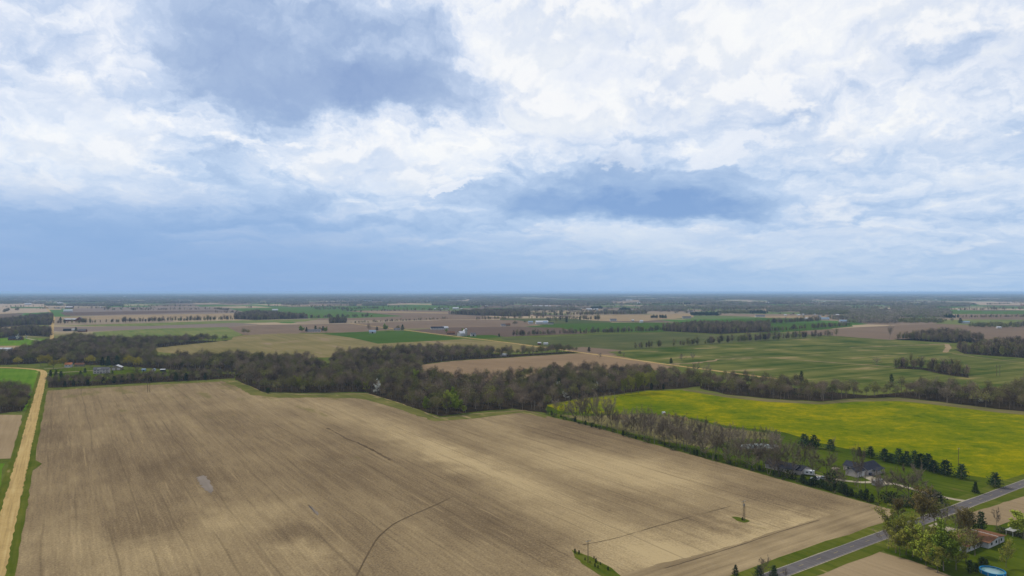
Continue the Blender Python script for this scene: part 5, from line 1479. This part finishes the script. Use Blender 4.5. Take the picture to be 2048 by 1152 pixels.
for nm, key, x, yb, yt, lab, wd in [
    ('bare_tree', 'bare_tall', 1630, 960, 905, 'bare tree left of the wide forked tree', 1.0), ('bare_tree', 'bare', 1585, 951, 893, 'tall bare tree at the left end of the low dark-roofed house', 1.0), ('bare_tree', 'bare', 1686, 984, 935, 'bare tree in the cedar row left of the tall budding tree', .9), ('bare_tree', 'bare_tall', 1758, 1002, 952, 'bare tree in the scrub below the camper trailer', .9), ('bare_tree', 'bare', 1860, 1016, 965, 'bare tree in the scrub near the drive end', .9),
    ('bare_tree', 'bare_spread', 1652, 962, 890, 'wide bare tree with forked trunk between the two houses', 1.1),
    ('bare_tree', 'bare_tall', 1607, 950, 893, 'bare tree in front of the low dark-roofed house', .9),
    ('budding_tree', 'bare_tall', 1719, 986, 905, 'tall budding tree in front of the grey-sided house', .5),
    ('bare_tree', 'bare', 1711, 981, 955, 'small bare tree left of the tall budding tree', .9),
    ('bare_tree', 'bare_spread', 1774, 990, 930, 'bare tree right of the camper trailer', 1.1),
    ('bare_tree', 'bare', 1795, 1000, 943, 'thin leaning bare tree between camper and big bare tree', .6),
    ('bare_tree', 'bare_spread', 1818, 1003, 920, 'big bare tree with pale crown in front of the pines', 1.15),
    ('bare_tree', 'bare', 1832, 1000, 925, 'bare tree just right of the big bare tree', .7),
    ('budding_tree', 'rust', 1847, 1068, 997, 'rust-budded tree at the road corner', .95),
    ('budding_tree', 'rust', 1800, 1042, 1012, 'small rust-budded tree left of the road-corner tree', 1.1),
    ('budding_tree', 'olive', 1868, 1060, 1004, 'olive budding tree right of the rust-budded tree', .8),
    ('bare_tree', 'bare_spread', 1908, 1072, 1000, 'bare forked tree above the pale driveway of the brown-roofed house', .95),
    ('bare_tree', 'bare', 1885, 1056, 1008, 'thin bare tree beside the paved road', .8),
    ('bare_tree', 'bare', 1993, 1056, 1017, 'lone small bare tree behind the brown-roofed house', .8),
    ('budding_tree', 'bare_spread', 1776, 1098, 1036, 'leaning budding tree at the road end of the yard tree line', .95),
    ('leafy_tree', 'budding', 1792, 1106, 1036, 'yellow-green budding tree, second in the yard tree line', .9),
    ('leafy_tree', 'budding', 1812, 1110, 1046, 'budding tree, third in the yard tree line', .9),
    ('leafy_tree', 'leafing', 1826, 1114, 1062, 'soft green tree, fourth in the yard tree line', 1.0),
    ('leafy_tree', 'budding', 1842, 1120, 1058, 'budding tree, fifth in the yard tree line', .95),
    ('leafy_tree', 'budding', 1864, 1128, 1080, 'low green tree, sixth in the yard tree line', 1.0),
    ('leafy_tree', 'budding', 1800, 1112, 1066, 'low yellowish tree at the front of the yard tree line, left', 1.0), ('leafy_tree', 'leafing', 1852, 1132, 1086, 'low soft green tree at the front of the yard tree line, middle', 1.0), ('leafy_tree', 'budding', 1876, 1146, 1100, 'low green tree at the front of the yard tree line, right', 1.0), ('leafy_tree', 'budding', 1900, 1120, 1076, 'soft green tree behind the lime-green tree', 1.0),
    ('leafy_tree', 'leafing', 1887, 1142, 1070, 'brightest lime-green tree of the yard tree line', .95),
    ('leafy_tree', 'budding', 1912, 1140, 1078, 'green tree right of the brightest lime-green tree', .8),
    ('budding_tree', 'olive', 1932, 1128, 1058, 'tall olive-brown tree in front of the brown-roofed house', .6),
    ('budding_tree', 'rust', 1950, 1112, 1078, 'rust-brown tree at the front wall of the brown-roofed house', 1.0),
    ('budding_tree', 'rust', 1928, 1082, 1030, 'rust-brown tree left of the arborvitae pair', .9),
    ('leafy_tree', 'budding', 2012, 1136, 1094, 'thin young green tree on the lawn above the pool', .8),
    ('leafy_tree', 'leafing', 2046, 1078, 1035, 'rounded yellow-green tree at the right edge by the stubble', 1.1),
    ('arborvitae', 'cedar', 1942, 1066, 1026, 'left dark arborvitae behind the brown-roofed house', 1.25),
    ('arborvitae', 'cedar', 1962, 1062, 1024, 'right dark arborvitae behind the brown-roofed house', 1.25),
    ('evergreen_bush', 'cedar', 1940, 1147, 1120, 'dark evergreen bush left of the pool', 1.4), ('evergreen_bush', 'cedar', 1953, 1146, 1127, 'small dark bush between two dark bushes left of the pool', 1.4),
    ('evergreen_bush', 'cedar', 1964, 1132, 1114, 'broad dark bush behind the pool', 2.0), ('evergreen_bush', 'cedar', 1973, 1130, 1118, 'small dark bush right of the broad bush behind the pool', 1.6),
    ('evergreen_tree', 'pine', 1471, 1153, 1130, 'small conifer at the bottom edge by the paved road', .8), ('evergreen_tree', 'pine', 1518, 1160, 1131, 'dark conifer at the bottom edge, middle of three', 1.1), ('evergreen_tree', 'pine', 1548, 1160, 1131, 'dark conifer at the bottom edge beside the asphalt', 1.0),
    ('bare_tree', 'bare', 1526, 1163, 1112, 'bare tree at the bottom edge among conifers', .9), ('bare_tree', 'bare', 1570, 1160, 1136, 'small bare tree at the bottom edge on the verge', .9)]:
    if key in ('budding', 'leafing', 'olive', 'rust'):
        wd *= 1.2; yt -= 9
    at_px(nm, key, x, yb, yt, lab, wd, None, 'bush' if 'bush' in nm else 'tree')
for i, x in enumerate(range(1838, 1890, 13)): at_px('evergreen_bush', 'scrub', x, 1066 + (x - 1838) * .1, 1056, 'dark clipped shrub by the road-side drive, %s from the left' % ordinal(i + 1), 1.4, 'shrubs by the drive', 'bush')
for i, x in enumerate(range(2000, 2048, 11)): at_px('scrub_bush', 'scrub', x, 1064 + (x - 2000) * .25, 1053 + (x - 2000) * .25, 'grey twiggy shrub behind the white arbour, %s from the left' % ordinal(i + 1), 1.6, 'shrubs behind the arbour', 'bush')
# the row of pines along the yellow field
pines = [(1609, 895, 868, 1.15, 'pine'), (1628, 896, 870, 1.1, 'pine'), (1661, 901, 879, 1.0, 'pine'), (1719, 912, 894, .9, 'spruce'), (1728, 914, 902, .9, 'spruce'), (1741, 916, 893, 1.0, 'pine'), (1769, 923, 897, 1.05, 'pine'), (1783, 925, 907, 1.0, 'pine'), (1798, 929, 897, 1.0, 'pine'), (1813, 930, 902, .9, 'pine'),
         (1829, 934, 901, .95, 'pine'), (1843, 937, 907, .95, 'pine'), (1857, 941, 908, .95, 'pine'), (1868, 946, 920, 1.0, 'pine'), (1891, 951, 920, 1.1, 'pine'), (1923, 958, 928, 1.1, 'pine'), (1990, 974, 945, 1.1, 'pine'), (1951, 986, 963, .95, 'spruce')]
for i, (x, yb, yt, wd, k) in enumerate(pines):
    at_px('pine_tree', k, x, yb, yt, 'small pointed spruce on the lawn near the road' if x == 1951 else 'dark pine between lawn and yellow field, %s from the left' % ordinal(i + 1), wd * RNG.uniform(1.1, 1.4), 'pines along the yellow field')
at_px('bare_tree', 'bare', 1668, 902, 874, 'small bare tree beside a dark pine at the yellow field', .5); at_px('bare_tree', 'bare', 1706, 908, 893, 'tiny bare sapling left of the spruces', .6); at_px('bare_tree', 'bare', 1637, 895, 876, 'sapling right of the two leftmost pines', .6)
for i, (x, yb, yt) in enumerate([(1240, 836, 828), (1250, 838, 829), (1330, 831, 825), (1338, 833, 827), (1346, 836, 829), (1354, 838, 831), (1362, 838, 832), (1372, 842, 834), (1312, 831, 826), (1300, 831, 827), (1353, 876, 866), (1369, 870, 862), (1290, 832, 828), (1280, 833, 829)]):
    at_px('reed_clump', 'reed', x, yb, yt, 'straw-coloured reed clump by the yellow field, %s of the group' % ordinal(i + 1), 1.2, 'reed clumps', 'grass clump')
for i in range(26):
    x = 1380 + i * 7 + RNG.uniform(-3, 3); yb = 862 + (x - 1380) * .17 + RNG.uniform(-5, 8)
    at_px('bare_tree', 'bare', x, yb, yb - RNG.uniform(16, 34), 'thin bare sapling in the thicket before the pond, %s from the left' % ordinal(i + 1), .75, 'saplings before the pond')
# grass island and pole feet
for i, (x, yb, yt) in enumerate([(1150, 1107, 1097), (1158, 1109, 1100), (1170, 1121, 1115), (1188, 1118, 1112), (1192, 1126, 1116), (1190, 1134, 1126), (1201, 1130, 1124), (1216, 1141, 1133), (1180, 1126, 1121), (1196, 1137, 1130)]):
    at_px('cedar_bush', 'cedar', x, yb, yt, 'small dark cedar on the grass island, %s of ten' % ordinal(i + 1), 1.2, 'cedars on the grass island', 'bush')
at_px('cedar_bush', 'cedar', 1484.6, 1041, 1034, 'dark bush at the foot of the transformer pole', 1.3, None, 'bush')
# accents in the creek wood
for key, x, yb, yt, lab, wd in [
    ('leafing', 853, 823, 797, 'small lime-green tree in the creek wood', .9), ('leafing', 896, 826, 787, 'lime-green tree, left of the bright pair in the wood corner', 1.0), ('leafing', 915, 828, 794, 'lime-green tree, right of the bright pair in the wood corner', 1.0), ('leafing', 905, 818, 782, 'lime-green tree behind the bright pair', 1.0), ('leafing', 928, 826, 812, 'low lime-green tree at the wood corner', 1.1),
    ('blossom', 753, 789, 765, 'white-blossomed tree at the edge of the creek wood', 1.0), ('blossom', 1131, 799, 784, 'pale blossoming bush left above the yellow field', 1.2), ('blossom', 1190, 783, 768, 'pale blossoming tree in the wood clearing', 1.3), ('blossom', 1117, 780, 762, 'thin blossoming tree in the creek wood', .7), ('blossom', 1962, 806, 796, 'pale blossoming shrub in the wood strip at right', 1.3),
    ('budding', 1249, 790, 756, 'leftmost of the tall yellow-green trees above the yellow field', .85), ('budding', 1263, 788, 752, 'second of the tall yellow-green trees above the yellow field', .85), ('budding', 1277, 787, 748, 'third of the tall yellow-green trees above the yellow field', .85), ('budding', 1290, 784, 744, 'fourth of the tall yellow-green trees above the yellow field', .85), ('budding', 1301, 778, 742, 'rightmost of the tall yellow-green trees above the yellow field', .85),
    ('leafing', 832, 770, 742, 'green tree rising from the middle of the creek wood', .8), ('budding', 690, 770, 748, 'yellow-green tree in the left of the creek wood', 1.0), ('budding', 733, 785, 762, 'yellowish tree beside the white-blossomed tree', 1.0), ('budding', 595, 782, 752, 'yellow-green tree at the creek wood front left', 1.0), ('budding', 980, 812, 778, 'olive-green tree in the right of the creek wood', 1.0),
    ('bare_spread', 1853, 798, 748, 'pale sycamore with wide bare crown in the wood strip', 1.1), ('bare_spread', 1893, 806, 762, 'dark spreading bare tree right of the pale sycamore', 1.1), ('bare_spread', 1690, 790, 760, 'bare spreading tree in the middle of the wood strip', 1.0),
    ('cedar', 1603, 765, 742, 'dark cedar poking out of the wood strip, left one', .9), ('cedar', 1783, 772, 748, 'dark cedar poking out of the wood strip, right one', .9), ('cedar', 1303, 781, 766, 'dark conifer beside the tall yellow-green trees', 1.0), ('cedar', 1327, 780, 768, 'dark conifer at the top corner of the yellow field', 1.1), ('cedar', 1118, 778, 756, 'dark conifer inside the creek wood', 1.0), ('cedar', 1140, 802, 792, 'low dark conifer at the left end of the yellow field', 1.4), ('cedar', 1160, 800, 788, 'second low dark conifer at the left of the yellow field', 1.3), ('cedar', 536, 787, 775, 'dark bush at the wood corner on the stubble field', 1.9),
    ('bare_spread', 1199, 717, 702, 'round bare tree on the gravel road beyond the creek wood', 1.0), ('cedar', 1178, 704, 694, 'dark cedar at the gravel road beyond the wood', 1.6), ('olive', 1240, 713, 700, 'small olive tree at the left of the striped green field', .9), ('bare', 1247, 716, 705, 'small bare tree right of the olive tree', .9), ('cedar', 1342, 728, 716, 'dark cedar on the pale track', 1.3), ('bare_spread', 1365, 722, 703, 'left of two bare trees in the striped green field', 1.0), ('bare_spread', 1386, 720, 702, 'right of two bare trees in the striped green field', .9), ('bare_spread', 1391, 747, 720, 'bare tree on the gravel road edge', .9), ('bare_spread', 1414, 750, 724, 'spreading bare tree right of the gravel road', 1.0),
    ('bare_tall', 1779, 678, 655, 'tall lone bare tree at the corner of the brown field', .8), ('bare_spread', 1754, 731, 710, 'round dark tree on the green field border', 1.1), ('bare_spread', 1799, 733, 712, 'dark tree at the left of the spinney', 1.1), ('olive', 1975, 655, 645, 'round tree in the far right pasture', 1.0), ('olive', 488, 670, 655, 'round tree at the corner of the pale hay field', 1.2), ('olive', 496, 670, 657, 'second round tree at the corner of the pale hay field', 1.0),
    ('pine', 1921, 647, 636, 'dark conifer left of the blue-roofed barn', 1.2), ('olive', 1904, 645, 635, 'green tree in the far pasture', 1.0)]:
    at_px({'cedar': 'cedar_tree', 'pine': 'pine_tree', 'leafing': 'leafy_tree', 'budding': 'budding_tree', 'golden': 'budding_tree', 'blossom': 'blossom_tree', 'olive': 'budding_tree'}.get(key, 'bare_tree'), key, x, yb, yt, lab, wd)
# farmyard trees on the left
for key, x, yb, yt, lab, wd in [
    ('golden', 107, 738, 719, 'round yellow-green tree at the bend of the gravel road', 1.35), ('golden', 82, 733, 709, 'tall yellow-budded tree left of the road bend', .95), ('golden', 96, 732, 708, 'second tall yellow-budded tree left of the road bend', .9), ('golden', 125, 734, 713, 'golden tree in front of the orange-roofed house', 1.1), ('golden', 36, 733, 713, 'pale budding tree in the left wood', 1.1),
    ('golden', 180, 734, 709, 'bright yellow-green tree above the grey farmhouse', 1.0), ('pine', 205, 733, 714, 'dark conifer behind the grey farmhouse, left', .8), ('pine', 216, 734, 712, 'dark conifer behind the grey farmhouse, middle', .75), ('pine', 234, 731, 711, 'dark conifer behind the tan barn', .8), ('golden', 258, 738, 708, 'yellow-green tree right of the tan barn', .9), ('golden', 276, 739, 712, 'second yellow-green tree right of the tan barn', .8),
    ('bare_spread', 274, 752, 729, 'brown bare tree on the lawn right of the barn', .9), ('pine', 161, 750, 741, 'small conifer on the farmhouse lawn', 1.2), ('pine', 170, 746, 736, 'conifer on the lawn left of the grey farmhouse', 1.0), ('cedar', 101, 754, 740, 'dark cedar at the farm lane entrance', 1.2), ('cedar', 112, 754, 740, 'second dark cedar at the farm lane entrance', 1.2), ('cedar', 122, 756, 742, 'third dark cedar at the farm lane entrance', 1.2), ('blossom', 401, 745, 735, 'small white-blossomed tree by the shelter belt', .8), ('cedar', 225, 751, 741, 'dark conifer before the barn', 1.0),
    ('blossom', 35, 681, 670, 'white-blossomed tree beside the brick house far left', .9), ('blossom', 52, 680, 671, 'small white-blossomed tree on the far left lawn', .8), ('pine', 121, 641, 634, 'conifer left of the long red barn', 1.0), ('pine', 152, 663, 654, 'conifer by the grey-roofed house far left', 1.0), ('leafing', 604, 665, 653, 'round leafy tree left of the grey ranch house', 1.5), ('pine', 631, 662, 651, 'conifer behind the grey ranch house', 1.0), ('pine', 613, 664, 654, 'conifer left of the grey ranch house', .9), ('olive', 640, 663, 653, 'round tree right of the grey ranch house', 1.2), ('pine', 646, 662, 652, 'conifer right of the grey ranch house', 1.0), ('leafing', 651, 665, 655, 'low leafy tree at the right of the grey ranch house', 1.4),
    ('bare_tall', 738, 663, 650, 'bare tree behind the blue-roofed barn', 1.3), ('pine', 754, 661, 653, 'conifer right of the blue-roofed barn', 1.0), ('leafing', 772, 663, 649, 'big round leafy tree in the middle farmstead', 1.3), ('olive', 796, 660, 650, 'round tree at the right of the middle farmstead', 1.4), ('pine', 805, 661, 649, 'tall conifer at the right of the middle farmstead', .9), ('leafing', 893, 665, 658, 'round green tree left of the brick house', 1.6), ('leafing', 925, 664, 657, 'green tree behind the dairy barn', 1.2), ('cedar', 998, 674, 667, 'dark cedar right of the white shed', 1.4), ('olive', 1098, 645, 636, 'round tree right of the big white barn', 1.3), ('olive', 1112, 645, 635, 'tall round tree right of the big white barn', 1.2), ('pine', 1133, 645, 638, 'dark conifer at the start of the wheat field', 1.2), ('olive', 1050, 648, 640, 'tree left of the white two-storey house', 1.2), ('olive', 1030, 652, 641, 'dark tree at the left of the white farm', 1.5)]:
    at_px({'cedar': 'cedar_tree', 'pine': 'pine_tree', 'leafing': 'leafy_tree', 'budding': 'budding_tree', 'golden': 'budding_tree', 'blossom': 'blossom_tree', 'olive': 'budding_tree'}.get(key, 'bare_tree'), key, x, yb, yt, lab, wd)

for i, (x, yb, hp) in enumerate([(130, 774, 12), (147, 773, 14), (158, 768, 12), (176, 772, 13), (206, 768, 14), (228, 768, 16), (244, 766, 14), (256, 762, 13), (265, 763, 15), (300, 764, 12), (352, 763, 18), (372, 762, 16), (410, 760, 14)]):
    at_px('cedar_tree', 'cedar', x, yb, yb - hp, 'dark conifer in the shelter belt, %s from the gravel road' % ordinal(i + 1), 1.2, 'conifers in the shelter belt')
# ------------------------------------------------------------------ the air over the plain
hz = MB(); hz.box(-41500, 41500, -2900, 59500, -1.0, 113.0)
hm = bpy.data.materials.new('haze'); hm.use_nodes = True
hn = hm.node_tree; hn.nodes.clear()
ho = hn.nodes.new('ShaderNodeOutputMaterial'); hv = hn.nodes.new('ShaderNodeVolumePrincipled')
hv.inputs['Color'].default_value = (.46, .70, 1.0, 1)
hv.inputs['Density'].default_value = 5.0e-5
hv.inputs['Anisotropy'].default_value = 0.0
hn.links.new(hv.outputs[0], ho.inputs['Volume'])
tag(hz.build('haze', hm), 'thin blue haze over the distant plain', 'haze', None, 'stuff')
